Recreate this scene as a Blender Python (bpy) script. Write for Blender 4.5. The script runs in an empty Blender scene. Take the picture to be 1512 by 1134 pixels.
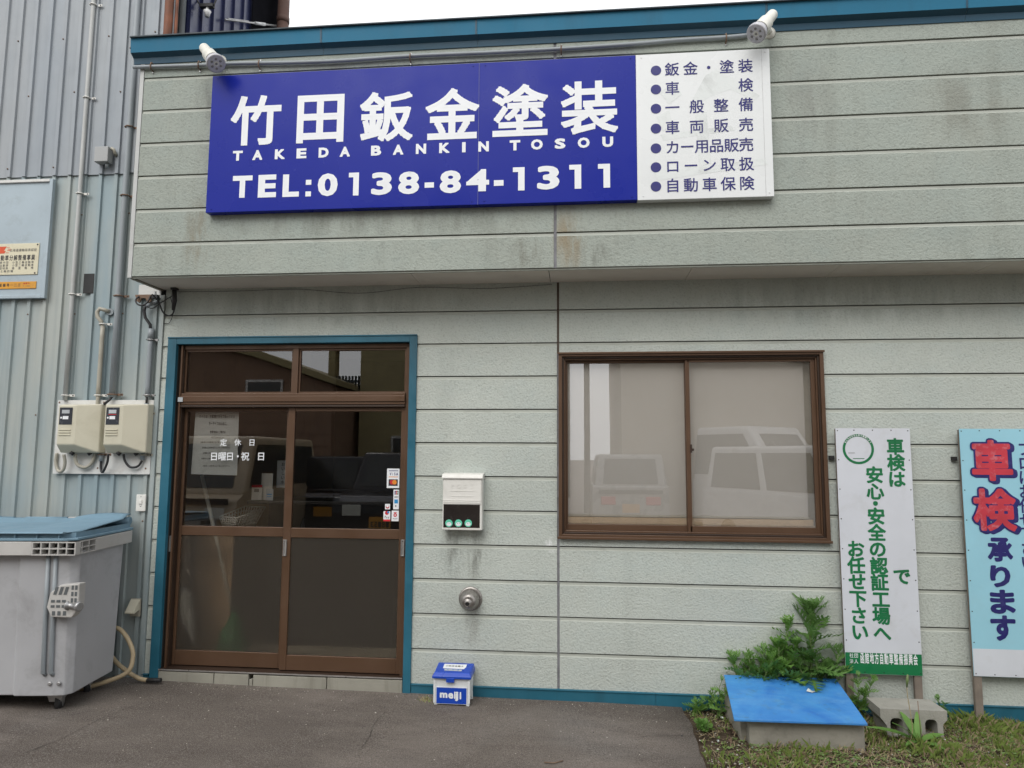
import bpy, math, random
from mathutils import Vector, Matrix, noise
random.seed(7)
sc = bpy.context.scene
COL = sc.collection
R = math.radians

# ------------------------------------------------------------------ camera
CAM = Vector((0.1446, -4.7112, 1.5712))
YAW, PIT, ROL, FPX = 0.0972, 0.1034, -0.0055, 1026.06
_Rz = Matrix.Rotation(YAW, 3, 'Z'); _Rx = Matrix.Rotation(PIT, 3, 'X'); _Ry = Matrix.Rotation(ROL, 3, 'Y')
RM = _Rz @ _Rx @ _Ry
cd = bpy.data.cameras.new('camera'); cam = bpy.data.objects.new('camera', cd); COL.objects.link(cam)
cd.sensor_width = 36; cd.lens = FPX / 1512 * 36; cd.clip_start = 0.05; cd.clip_end = 1000
ax, ay, az = RM.col[0], RM.col[1], RM.col[2]
cam.matrix_world = Matrix(((ax[0], az[0], -ay[0], CAM[0]), (ax[1], az[1], -ay[1], CAM[1]),
                           (ax[2], az[2], -ay[2], CAM[2]), (0, 0, 0, 1)))
sc.camera = cam

def at(px, py, Y=0.0):
    """world point where the view through photo pixel (px, py) meets the upright plane y = Y"""
    d = RM @ Vector(((px - 756) / FPX, 1, -(py - 567) / FPX))
    return CAM + d * ((Y - CAM.y) / d.y)

def atX(px, py, X):
    d = RM @ Vector(((px - 756) / FPX, 1, -(py - 567) / FPX)); return CAM + d * ((X - CAM.x) / d.x)

# ------------------------------------------------------------------ light
EL, AZ = R(46), R(196)         # soft sun behind an overcast sky, high over the street side
world = bpy.data.worlds.new("World"); sc.world = world; world.use_nodes = True
wn = world.node_tree; bg = wn.nodes['Background']
sky = wn.nodes.new('ShaderNodeTexSky'); sky.sky_type = 'NISHITA'; sky.sun_disc = False
sky.sun_elevation = EL; sky.sun_rotation = AZ; sky.air_density = 1.2; sky.dust_density = 6.0; sky.ozone_density = 1.0
hs = wn.nodes.new('ShaderNodeHueSaturation'); hs.inputs['Saturation'].default_value = 0.22
ov = wn.nodes.new('ShaderNodeMix'); ov.data_type = 'RGBA'; ov.inputs[0].default_value = 0.85      # an even cloud layer over the clear sky
ov.inputs[7].default_value = (8.6, 8.75, 9.0, 1)
wn.links.new(sky.outputs[0], hs.inputs['Color']); wn.links.new(hs.outputs[0], ov.inputs[6]); wn.links.new(ov.outputs[2], bg.inputs[0])
bg.inputs[1].default_value = 0.12
sd = bpy.data.lights.new('sun', 'SUN'); sun = bpy.data.objects.new('sun', sd); COL.objects.link(sun)
sd.energy = 1.15; sd.angle = R(40); sd.color = (1.0, 0.97, 0.93)
# Nishita rotation is clockwise from +Y
sdir = Vector((math.sin(AZ) * math.cos(EL), math.cos(AZ) * math.cos(EL), math.sin(EL)))
sun.rotation_euler = sdir.to_track_quat('Z', 'Y').to_euler()
sc.view_settings.view_transform = 'Standard'; sc.view_settings.look = 'None'
sc.view_settings.exposure = 0.5; sc.view_settings.gamma = 1.0; sc.view_settings.use_curve_mapping = False
sc.cycles.max_bounces = 8; sc.cycles.transparent_max_bounces = 12; sc.cycles.glossy_bounces = 4
sc.cycles.use_denoising = True

# ------------------------------------------------------------------ materials
def srgb(r, g, b):
    f = lambda c: (c / 12.92 if c <= .04045 else ((c + .055) / 1.055) ** 2.4)
    return (f(r / 255), f(g / 255), f(b / 255))

class NT:
    def __init__(s, name):
        s.m = bpy.data.materials.new(name); s.m.use_nodes = True; s.t = s.m.node_tree
        s.b = s.t.nodes['Principled BSDF']; s.out = s.t.nodes['Material Output']; s._co = None
    def n(s, k, **kw):
        x = s.t.nodes.new(k)
        for a, v in kw.items():
            if a in x.inputs: x.inputs[a].default_value = v
            else: setattr(x, a, v)
        return x
    def l(s, a, b): s.t.links.new(a, b)
    def co(s, scale=(1, 1, 1)):
        if s._co is None: s._co = s.n('ShaderNodeNewGeometry').outputs['Position']
        mp = s.n('ShaderNodeMapping'); mp.inputs['Scale'].default_value = scale; s.l(s._co, mp.inputs[0]); return mp.outputs[0]
    def noise(s, sc_, det=4, rough=.55, vec=(1, 1, 1), dist=0):
        x = s.n('ShaderNodeTexNoise'); x.inputs['Scale'].default_value = sc_; x.inputs['Detail'].default_value = det
        x.inputs['Roughness'].default_value = rough; x.inputs['Distortion'].default_value = dist
        s.l(s.co(vec), x.inputs['Vector']); return x.outputs['Fac']
    def ramp(s, f, stops):
        x = s.n('ShaderNodeValToRGB'); e = x.color_ramp.elements
        while len(e) < len(stops): e.new(0.5)
        for i, (p, c) in enumerate(stops):
            e[i].position = p; e[i].color = (c, c, c, 1) if not isinstance(c, tuple) else (*c[:3], 1)
        s.l(f, x.inputs[0]); return x.outputs[0]
    def mix(s, fac, a, b, mode='MIX'):
        x = s.n('ShaderNodeMix'); x.data_type = 'RGBA'; x.blend_type = mode
        for sock, v in ((x.inputs[0], fac), (x.inputs[6], a), (x.inputs[7], b)):
            if isinstance(v, (int, float)): sock.default_value = v
            elif isinstance(v, tuple): sock.default_value = (*v[:3], 1)
            else: s.l(v, sock)
        return x.outputs[2]
    def mul(s, a, b):
        x = s.n('ShaderNodeMath'); x.operation = 'MULTIPLY'
        for sock, v in ((x.inputs[0], a), (x.inputs[1], b)):
            if isinstance(v, (int, float)): sock.default_value = v
            else: s.l(v, sock)
        return x.outputs[0]
    def bump(s, h, strength=.5, dist=.01, prev=None):
        x = s.n('ShaderNodeBump'); x.inputs['Strength'].default_value = strength; x.inputs['Distance'].default_value = dist
        s.l(h, x.inputs['Height'])
        if prev is not None: s.l(prev, x.inputs['Normal'])
        return x.outputs[0]
    def fin(s, col=None, rough=None, nor=None, metal=None, spec=None):
        for nm, v in (('Base Color', col), ('Roughness', rough), ('Metallic', metal), ('Specular IOR Level', spec), ('Normal', nor)):
            if v is None: continue
            if isinstance(v, (int, float)): s.b.inputs[nm].default_value = v
            elif isinstance(v, tuple): s.b.inputs[nm].default_value = (*v[:3], 1)
            else: s.l(v, s.b.inputs[nm])
        return s.m

def worn(name, col, rough=.5, var=.18, scale=3.0, dirt=(.05, .045, .035), dirt_amt=.35, bump=.15, bscale=60, metal=0, streak=False, spec=None):
    """an ordinary paint / plastic / metal with mottled colour, dirt and a fine relief"""
    t = NT(name)
    n1 = t.noise(scale, 6, .6)
    lo = tuple(c * (1 - var) for c in col); hi = tuple(min(1, c * (1 + var * .6)) for c in col)
    c = t.mix(t.ramp(n1, [(.3, 0.), (.7, 1.)]), lo, hi)
    n2 = t.noise(scale * 2.3, 8, .7, vec=(1, 1, .12) if streak else (1, 1, 1), dist=.4)
    c = t.mix(t.mul(t.ramp(n2, [(.52, 0.), (.78, 1.)]), dirt_amt), c, dirt)
    r = t.ramp(t.noise(scale * 4, 4), [(.3, max(0, rough - .1)), (.7, min(1, rough + .12))])
    nb = t.bump(t.noise(bscale, 3), bump, .003)
    return t.fin(c, r, nb, metal, spec)

M = {}
# siding: stucco-textured cement board, pale grey-green
def siding_mat(name, base, warm_amt, grime, marks=()):
    t = NT(name)
    c = t.mix(t.ramp(t.noise(1.1, 5, .6), [(.35, 0.), (.68, 1.)]), tuple(v * .90 for v in base), tuple(v * 1.05 for v in base))
    c = t.mix(t.mul(t.ramp(t.noise(2.3, 5, .65, vec=(1, 1, 1.3)), [(.48, 0.), (.66, 1.)]), .35), c, (base[0] * .87, base[1] * .93, base[2] * .97))
    c = t.mix(t.mul(t.ramp(t.noise(.8, 6, .7, dist=.6), [(.45, 0.), (.72, 1.)]), warm_amt), c, (.38, .345, .275))
    st = t.noise(2.2, 8, .72, vec=(1.6, 1.6, .13), dist=.3)
    c = t.mix(t.mul(t.ramp(st, [(.55, 0.), (.78, 1.)]), grime), c, (.12, .115, .085))
    gr = t.noise(74, 3, .55)
    pit = t.noise(150, 2, .5)
    c = t.mix(.8, c, t.mix(1.0, c, t.ramp(gr, [(.33, .80), (.45, .98), (.62, 1.), (.72, 1.07)]), 'MULTIPLY'))
    blot = t.noise(26, 6, .8)
    c = t.mix(t.mul(t.ramp(blot, [(.66, 0.), (.73, 1.)]), .5 * grime + .12), c, (.08, .08, .06))
    # marks with a place of their own: drips under the mailbox, rust near the joint, a paint splash
    sp = t.n('ShaderNodeSeparateXYZ'); t.co(); t.l(t._co, sp.inputs[0])
    for (cx_, cz_, rx, rz, amt, colr, nsc) in marks:
        def q(sock, c0, r0):
            a_ = t.n('ShaderNodeMath'); a_.operation = 'SUBTRACT'; t.l(sock, a_.inputs[0]); a_.inputs[1].default_value = c0
            b_ = t.n('ShaderNodeMath'); b_.operation = 'DIVIDE'; t.l(a_.outputs[0], b_.inputs[0]); b_.inputs[1].default_value = r0
            return t.mul(b_.outputs[0], b_.outputs[0])
        ad = t.n('ShaderNodeMath'); ad.operation = 'ADD'; t.l(q(sp.outputs[0], cx_, rx), ad.inputs[0]); t.l(q(sp.outputs[2], cz_, rz), ad.inputs[1])
        f = t.ramp(ad.outputs[0], [(.0, 1.), (1., 0.)]); f = t.mul(f, t.ramp(t.noise(nsc, 6, .7, vec=(2.2, 1, .45)), [(.42, 0.), (.62, 1.)]))
        c = t.mix(t.mul(f, amt), c, colr)
    v = t.n('ShaderNodeTexVoronoi'); v.inputs['Scale'].default_value = 110; v.feature = 'SMOOTH_F1'; t.l(t.co(), v.inputs['Vector'])
    b1 = t.bump(gr, .8, .006)
    b2 = t.bump(v.outputs['Distance'], .4, .003, b1)
    b3 = t.bump(pit, .3, .002, b2)
    return t.fin(c, .78, b3, 0, .3)
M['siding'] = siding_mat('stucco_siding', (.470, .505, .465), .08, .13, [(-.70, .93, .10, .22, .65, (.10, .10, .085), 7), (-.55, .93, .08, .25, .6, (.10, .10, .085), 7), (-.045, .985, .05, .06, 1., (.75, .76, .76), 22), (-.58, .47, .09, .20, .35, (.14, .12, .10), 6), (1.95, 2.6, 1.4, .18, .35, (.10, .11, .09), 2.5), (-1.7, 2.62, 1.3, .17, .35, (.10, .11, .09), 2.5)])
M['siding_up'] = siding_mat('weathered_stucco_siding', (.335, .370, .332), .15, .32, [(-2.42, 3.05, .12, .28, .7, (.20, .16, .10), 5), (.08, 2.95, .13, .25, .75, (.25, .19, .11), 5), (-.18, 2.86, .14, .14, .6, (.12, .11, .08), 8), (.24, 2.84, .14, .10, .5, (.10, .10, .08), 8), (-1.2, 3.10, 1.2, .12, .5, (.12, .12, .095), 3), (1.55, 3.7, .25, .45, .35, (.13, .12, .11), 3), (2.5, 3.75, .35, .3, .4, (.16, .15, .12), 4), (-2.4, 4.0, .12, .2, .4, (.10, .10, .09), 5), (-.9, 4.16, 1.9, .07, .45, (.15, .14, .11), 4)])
M['lip'] = worn('siding_lip', (.40, .42, .375), .7, .1, 2, dirt_amt=.3, bump=.2)
M['groove'] = worn('wall_backing', (.035, .034, .03), .9)
M['caulk'] = worn('joint_sealant', (.21, .21, .225), .7, .35, 9, dirt_amt=.6, bump=.4, bscale=40)
M['caulk_brown'] = worn('old_joint_sealant', (.10, .075, .055), .8, .4, 9, dirt_amt=.6, bump=.4, bscale=40)
M['teal'] = worn('teal_painted_metal', srgb(38, 98, 118), .42, .22, 2.5, (.02, .035, .04), .35, .08, 30, 0, True)
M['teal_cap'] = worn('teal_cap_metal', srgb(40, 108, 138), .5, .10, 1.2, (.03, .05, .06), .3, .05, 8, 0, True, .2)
M['seam'] = worn('sign_seam', (.16, .18, .42), .4)
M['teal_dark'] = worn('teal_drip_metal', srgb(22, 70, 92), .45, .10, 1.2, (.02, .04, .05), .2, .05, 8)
M['roofdark'] = worn('dark_roof_edge', (.03, .045, .055), .6)
M['brown'] = worn('bronze_aluminium', srgb(92, 69, 52), .38, .08, 1.5, (.05, .03, .02), .25, .04, 40, .25)
M['browndk'] = worn('dark_bronze_aluminium', srgb(56, 42, 33), .45, .1, 1.5, (.02, .015, .01), .3, .04, 40, .2)
M['black'] = worn('black_rubber', (.015, .015, .016), .6, .2)
M['cable'] = worn('black_cable', (.018, .018, .02), .5, .2)
M['soffit'] = worn('soffit_board', (.66, .61, .55), .75, .06, 1.3, (.25, .21, .16), .3, .1, 40)
M['white'] = worn('white_plastic', (.70, .69, .65), .4, .06, 3, (.35, .33, .27), .25, .05, 50)
M['greyplastic'] = worn('grey_plastic', (.36, .37, .37), .45, .1, 3, (.15, .14, .12), .3)
M['conduit'] = worn('grey_conduit', (.27, .30, .32), .42, .12, 2, (.12, .12, .11), .3, .05, 40)
M['conduit_lt'] = worn('pale_conduit', (.45, .46, .45), .42, .12, 2, (.2, .18, .14), .35, .05, 40)
M['conduit_be'] = worn('beige_conduit', (.36, .34, .28), .45, .12, 2, (.16, .14, .1), .35, .05, 40)
M['steel'] = worn('galvanised_steel', (.42, .42, .42), .4, .2, 12, (.18, .12, .08), .45, .1, 60, .7)
M['rustysteel'] = worn('rusty_clip', (.20, .13, .09), .7, .3, 20, (.12, .05, .02), .7, .3, 60, .3)
M['rust'] = worn('rusty_pipe', (.20, .068, .03), .6, .6, 7, (.04, .018, .01), .9, .4, 35, .1, True)
M['rustbrown'] = worn('brown_pole', (.12, .065, .05), .75, .3, 6, (.04, .03, .025), .6, .4, 35)
M['navy'] = worn('navy_cladding', srgb(38, 44, 78), .32, .25, 1.6, (.12, .14, .2), .5, .1, 9, .1, True)
M['lamp'] = worn('lamp_enamel', (.72, .71, .64), .35, .05, 4, (.3, .28, .2), .25)
M['lampface'] = worn('lamp_lens', (.62, .62, .56), .3, .08, 20, (.2, .2, .17), .3)
M['lampring'] = worn('lamp_rim', (.50, .50, .53), .35, .08, 8, (.2, .2, .17), .3, metal=.1)
M['grey_led'] = worn('lamp_led', (.22, .22, .21), .3)
M['concrete'] = worn('concrete', (.27, .255, .215), .9, .22, 5, (.10, .095, .07), .55, .7, 70)
M['blockconc'] = worn('block_concrete', (.31, .30, .265), .95, .16, 8, (.12, .11, .08), .35, 1.0, 120)
M['stepconc'] = worn('step_concrete', (.29, .28, .235), .9, .15, 5, (.09, .075, .05), .6, .5, 60, 0, True)
M['wood'] = worn('weathered_timber', (.20, .165, .135), .85, .3, 9, (.06, .05, .04), .6, .6, 40, 0, True)
M['paleshelf'] = worn('pale_wood_sill', (.60, .46, .31), .5, .15, 3)
M['blind'] = worn('cloth_blind', (.56, .53, .485), .9, .03, 1.2, (.45, .41, .35), .2, .25, 240)
M['blindframe'] = worn('cream_trim', (.50, .46, .38), .7, .04, 1.2)
M['signblue'] = worn('blue_sign_face', srgb(14, 32, 140), .30, .04, .8, (.01, .02, .2), .15, .02, 6, spec=.18)
M['signwhite'] = worn('white_sign_face', (.72, .74, .74), .25, .03, .8, (.5, .51, .5), .2, .02, 6)
M['letterwhite'] = worn('white_lettering', (.76, .78, .80), .4, .03, 2, (.5, .5, .5), .15)
M['letternavy'] = worn('navy_lettering', srgb(24, 24, 108), .5, .05, 2)
M['ghost'] = worn('faded_mark', (.68, .71, .70), .35, .03, 2)
M['panelwhite'] = worn('white_sign_board', (.58, .60, .645), .45, .05, 2.5, (.35, .34, .3), .3, .05, 20)
M['green'] = worn('green_sign_paint', srgb(8, 108, 62), .5, .12, 5, (.05, .12, .07), .4)
M['skyblue'] = worn('pale_blue_sign_paint', srgb(146, 196, 212), .5, .05, 2, (.3, .42, .45), .2)
M['ink'] = worn('navy_ink', srgb(30, 28, 98), .5, .15, 9, (.1, .1, .25), .3)
M['red'] = worn('red_ink', srgb(186, 50, 64), .5, .22, 7, (.60, .33, .36), .75)
M['black_ink'] = worn('black_ink', (.03, .03, .035), .6)
M['grey_ink'] = worn('grey_ink', (.17, .165, .15), .6)
M['binbody'] = worn('grey_bin_plastic', (.41, .415, .43), .5, .10, 1.8, (.16, .155, .15), .45, .15, 25)
M['binlid'] = worn('blue_lid_plastic', srgb(112, 141, 158), .6, .12, 3, (.12, .18, .22), .45, .15, 30)
M['binrim'] = worn('pale_rim_plastic', (.47, .46, .44), .5, .10, 3, (.2, .19, .16), .45, .15, 30)
M['hose'] = worn('beige_hose', (.44, .35, .22), .5, .12, 6, (.2, .16, .1), .3)
M['meter'] = worn('cream_meter_case', (.55, .52, .41), .42, .05, 2, (.3, .26, .17), .3, .05, 30)
M['meterwin'] = worn('meter_window', (.045, .05, .06), .2, .1, 8)
M['meterdial'] = worn('meter_label', (.45, .48, .50), .5)
M['backboard'] = worn('white_backing_board', (.62, .62, .60), .5, .06, 3, (.3, .22, .14), .4)
M['milkblue'] = worn('blue_box_lid', srgb(20, 66, 170), .33, .05, 5, (.03, .08, .25), .2)
M['milkwhite'] = worn('white_box_plastic', (.66, .68, .69), .4, .04, 4, (.3, .29, .25), .35)
M['darkglass'] = worn('smoked_acrylic', (.022, .018, .017), .18, .1, 4)
M['mint'] = worn('mint_sticker', srgb(98, 196, 166), .5)
M['paper'] = worn('white_paper', (.6, .62, .6), .8, .05, 3)
M['cream'] = worn('cream_plate', srgb(208, 202, 176), .55, .05, 4, (.3, .22, .12), .35)
M['amber'] = worn('amber_plate', srgb(206, 146, 42), .5, .08, 5)
M['orange'] = worn('orange_ink', srgb(214, 82, 40), .5)
M['redplain'] = worn('plain_red', srgb(200, 40, 50), .5)
M['orangeyellow'] = worn('warm_orange', srgb(230, 140, 50), .5)
M['azure'] = worn('azure_print', srgb(40, 140, 200), .5)
M['ceramic'] = worn('porcelain', (.7, .7, .7), .25)
M['alu'] = worn('aluminium_track', (.5, .49, .47), .35, .15, 9, (.2, .17, .13), .4, metal=.7)
M['vent'] = worn('stained_steel_vent', (.33, .31, .29), .35, .2, 14, (.10, .08, .06), .5, .1, 40, .75)

# board paint (well cover): blue with scuffs
t = NT('scuffed_blue_board')
c = t.mix(t.ramp(t.noise(3, 6, .65, dist=.5), [(.3, 0.), (.7, 1.)]), srgb(38, 104, 180), srgb(72, 144, 202))
c = t.mix(t.mul(t.ramp(t.noise(7, 8, .7, vec=(.5, 1.6, 1), dist=1.2), [(.50, 0.), (.70, 1.)]), .35), c, srgb(104, 156, 198))
c = t.mix(t.mul(t.ramp(t.noise(12, 5, .7), [(.55, 0.), (.70, 1.)]), .45), c, srgb(78, 108, 120))
M['boardblue'] = t.fin(c, t.ramp(t.noise(9, 4), [(.3, .45), (.7, .75)]), t.bump(t.noise(14, 5), .25, .003))

M['shadedark'] = worn('painted_shade', (.010, .010, .012), .9, .3, 2, (.02, .02, .025), .4, spec=.0)  # near-black colour standing for the shade on the navy side wall
# corrugated steel, faded light blue with streaks, chips and rust runs
def clad_mat(name, a, b, rustamt):
    t = NT(name)
    c = t.mix(t.ramp(t.noise(.9, 6, .6, vec=(2.2, 1, .5)), [(.38, 0.), (.62, 1.)]), a, b)
    c = t.mix(t.mul(t.ramp(t.noise(6, 8, .7, vec=(3, 1, .12)), [(.5, 0.), (.75, 1.)]), .45), c, tuple(v * .62 for v in a))
    c = t.mix(t.mul(t.ramp(t.noise(3.5, 7, .65, vec=(2.6, 1, .07)), [(.63, 0.), (.72, 1.)]), rustamt), c, (.30, .20, .10))
    c = t.mix(t.mul(t.ramp(t.noise(42, 5, .85), [(.68, 0.), (.72, 1.)]), .8), c, (.10, .09, .085))
    nb = t.bump(t.noise(5, 4, .5, vec=(1, 1, .5)), .25, .012)
    return t.fin(c, t.ramp(t.noise(7, 4), [(.3, .42), (.7, .62)]), nb, .1, .4)
M['clad_lo'] = clad_mat('faded_blue_cladding', (.265, .335, .36), (.375, .40, .375), .42)
M['clad_up'] = clad_mat('grey_blue_cladding', (.275, .305, .335), (.315, .335, .35), .25)
M['clad_gap'] = worn('cladding_backing', (.10, .11, .115), .8)

# asphalt
t = NT('worn_asphalt')
c = t.mix(t.ramp(t.noise(.7, 6, .65, dist=.6), [(.40, 0.), (.60, 1.)]), (.108, .089, .074), (.156, .131, .113))
c = t.mix(t.mul(t.ramp(t.noise(1.9, 7, .7, vec=(.45, 1.4, 1)), [(.42, 0.), (.64, 1.)]), .75), c, (.060, .047, .039))
c = t.mix(t.mul(t.ramp(t.noise(.8, 3, .5), [(.55, 0.), (.7, 1.)]), .35), c, (.17, .165, .16))
sp = t.noise(230, 2, .6)
c = t.mix(t.mul(t.ramp(sp, [(.50, 0.), (.64, 1.)]), .75), c, (.26, .24, .22))
c = t.mix(t.mul(t.ramp(t.noise(120, 3, .6), [(.34, 1.), (.46, 0.)]), .55), c, (.03, .026, .022))
vo = t.n('ShaderNodeTexVoronoi'); vo.inputs['Scale'].default_value = 75; t.l(t.co(), vo.inputs['Vector'])
c = t.mix(t.mul(t.ramp(vo.outputs['Distance'], [(.06, 1.), (.11, 0.)]), .5), c, (.33, .31, .28))
M['asphalt'] = t.fin(c, .9, t.bump(sp, .8, .004, t.bump(t.noise(60, 4), .5, .006)), 0, .25)
# soil
t = NT('bare_soil')
c = t.mix(t.ramp(t.noise(5, 8, .7), [(.35, 0.), (.65, 1.)]), (.045, .032, .022), (.11, .083, .06))
c = t.mix(t.mul(t.ramp(t.noise(60, 5, .7), [(.55, 0.), (.66, 1.)]), .6), c, (.20, .165, .115))
M['soil'] = t.fin(c, .95, t.bump(t.noise(50, 6, .7), 1., .02), 0, .1)
def leafmat(name, a, b, rough=.55, trans=.25):
    t = NT(name)
    oi = t.n('ShaderNodeObjectInfo').outputs['Random']
    c = t.mix(t.ramp(t.noise(14, 4), [(.3, 0.), (.7, 1.)]), a, b)
    c = t.mix(t.mul(oi, .45), c, tuple(v * 1.5 for v in b))
    t.fin(c, rough, None, 0, .4)
    tr = t.n('ShaderNodeBsdfTranslucent'); t.l(c, tr.inputs[0])
    ms = t.n('ShaderNodeMixShader'); ms.inputs[0].default_value = trans
    t.l(t.b.outputs[0], ms.inputs[1]); t.l(tr.outputs[0], ms.inputs[2]); t.l(ms.outputs[0], t.out.inputs[0])
    return t.m
M['leaf'] = leafmat('thistle_leaf', (.085, .18, .04), (.13, .25, .065), .5, .35)
M['leaf_lt'] = leafmat('mugwort_leaf', (.10, .22, .04), (.16, .30, .07), .5, .35)
M['stem'] = leafmat('green_stem', (.10, .15, .05), (.13, .18, .07), .6, .1)
M['grass'] = leafmat('short_grass', (.12, .18, .035), (.21, .27, .07))
M['clover'] = leafmat('ground_leaves', (.10, .18, .04), (.17, .25, .08))
M['straw'] = leafmat('dry_straw', (.18, .14, .075), (.33, .27, .16), .8, .1)
M['dryleaf'] = leafmat('dry_leaf', (.10, .055, .035), (.19, .13, .09), .8, .1)
M['stone'] = worn('pale_pebble', (.42, .39, .34), .9, .3, 30, (.2, .17, .13), .5)

def glass(name, tint=(1, 1, 1), rough=0.0, frosted=False, boost=1.0, wav=.02, wscale=1.5, base=0.0):
    t = NT(name); t.t.nodes.remove(t.b)
    nb = t.bump(t.noise(wscale, 2, .4), wav, .01)
    fr = t.n('ShaderNodeFresnel'); fr.inputs['IOR'].default_value = 1.52
    fac = t.mul(fr.outputs[0], boost)
    if base:
        ad = t.n('ShaderNodeMath'); ad.operation = 'ADD'; t.l(fac, ad.inputs[0]); ad.inputs[1].default_value = base; fac = ad.outputs[0]
    gl = t.n('ShaderNodeBsdfGlossy'); gl.inputs['Roughness'].default_value = rough; t.l(nb, gl.inputs['Normal'])
    if frosted:
        nb2 = t.bump(t.noise(95, 2, .5), .35, .004)
        tr = t.n('ShaderNodeBsdfRefraction'); tr.inputs['IOR'].default_value = 1.03; tr.inputs['Roughness'].default_value = .30
        tr.inputs['Color'].default_value = (*tint, 1); t.l(nb2, tr.inputs['Normal']); t.l(nb2, gl.inputs['Normal'])
        dif = t.n('ShaderNodeBsdfDiffuse'); dif.inputs[0].default_value = (.36, .31, .25, 1)
        m2 = t.n('ShaderNodeMixShader'); m2.inputs[0].default_value = .07; t.l(tr.outputs[0], m2.inputs[1]); t.l(dif.outputs[0], m2.inputs[2]); tr = m2
    else:
        tr = t.n('ShaderNodeBsdfTransparent'); tr.inputs[0].default_value = (*tint, 1)
    ms = t.n('ShaderNodeMixShader'); t.l(fac, ms.inputs[0]); t.l(tr.outputs[0], ms.inputs[1]); t.l(gl.outputs[0], ms.inputs[2])
    t.l(ms.outputs[0], t.out.inputs[0]); return t.m
M['glass'] = glass('clear_glass', (1, 1, 1), 0.0, boost=.3, base=.24)
t = NT('clear_glass_core'); t.t.nodes.remove(t.b); tr_ = t.n('ShaderNodeBsdfTransparent'); t.l(tr_.outputs[0], t.out.inputs[0]); M['glasscore'] = t.m
M['doorglass'] = glass('door_glass', (.95, .94, .92), 0.0, boost=.8, base=.13)
M['frost'] = glass('obscure_glass', (.92, .90, .86), .22, True)
M['acrylic'] = glass('clear_vinyl', (.85, .88, .9), .1, boost=1.6)

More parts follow.
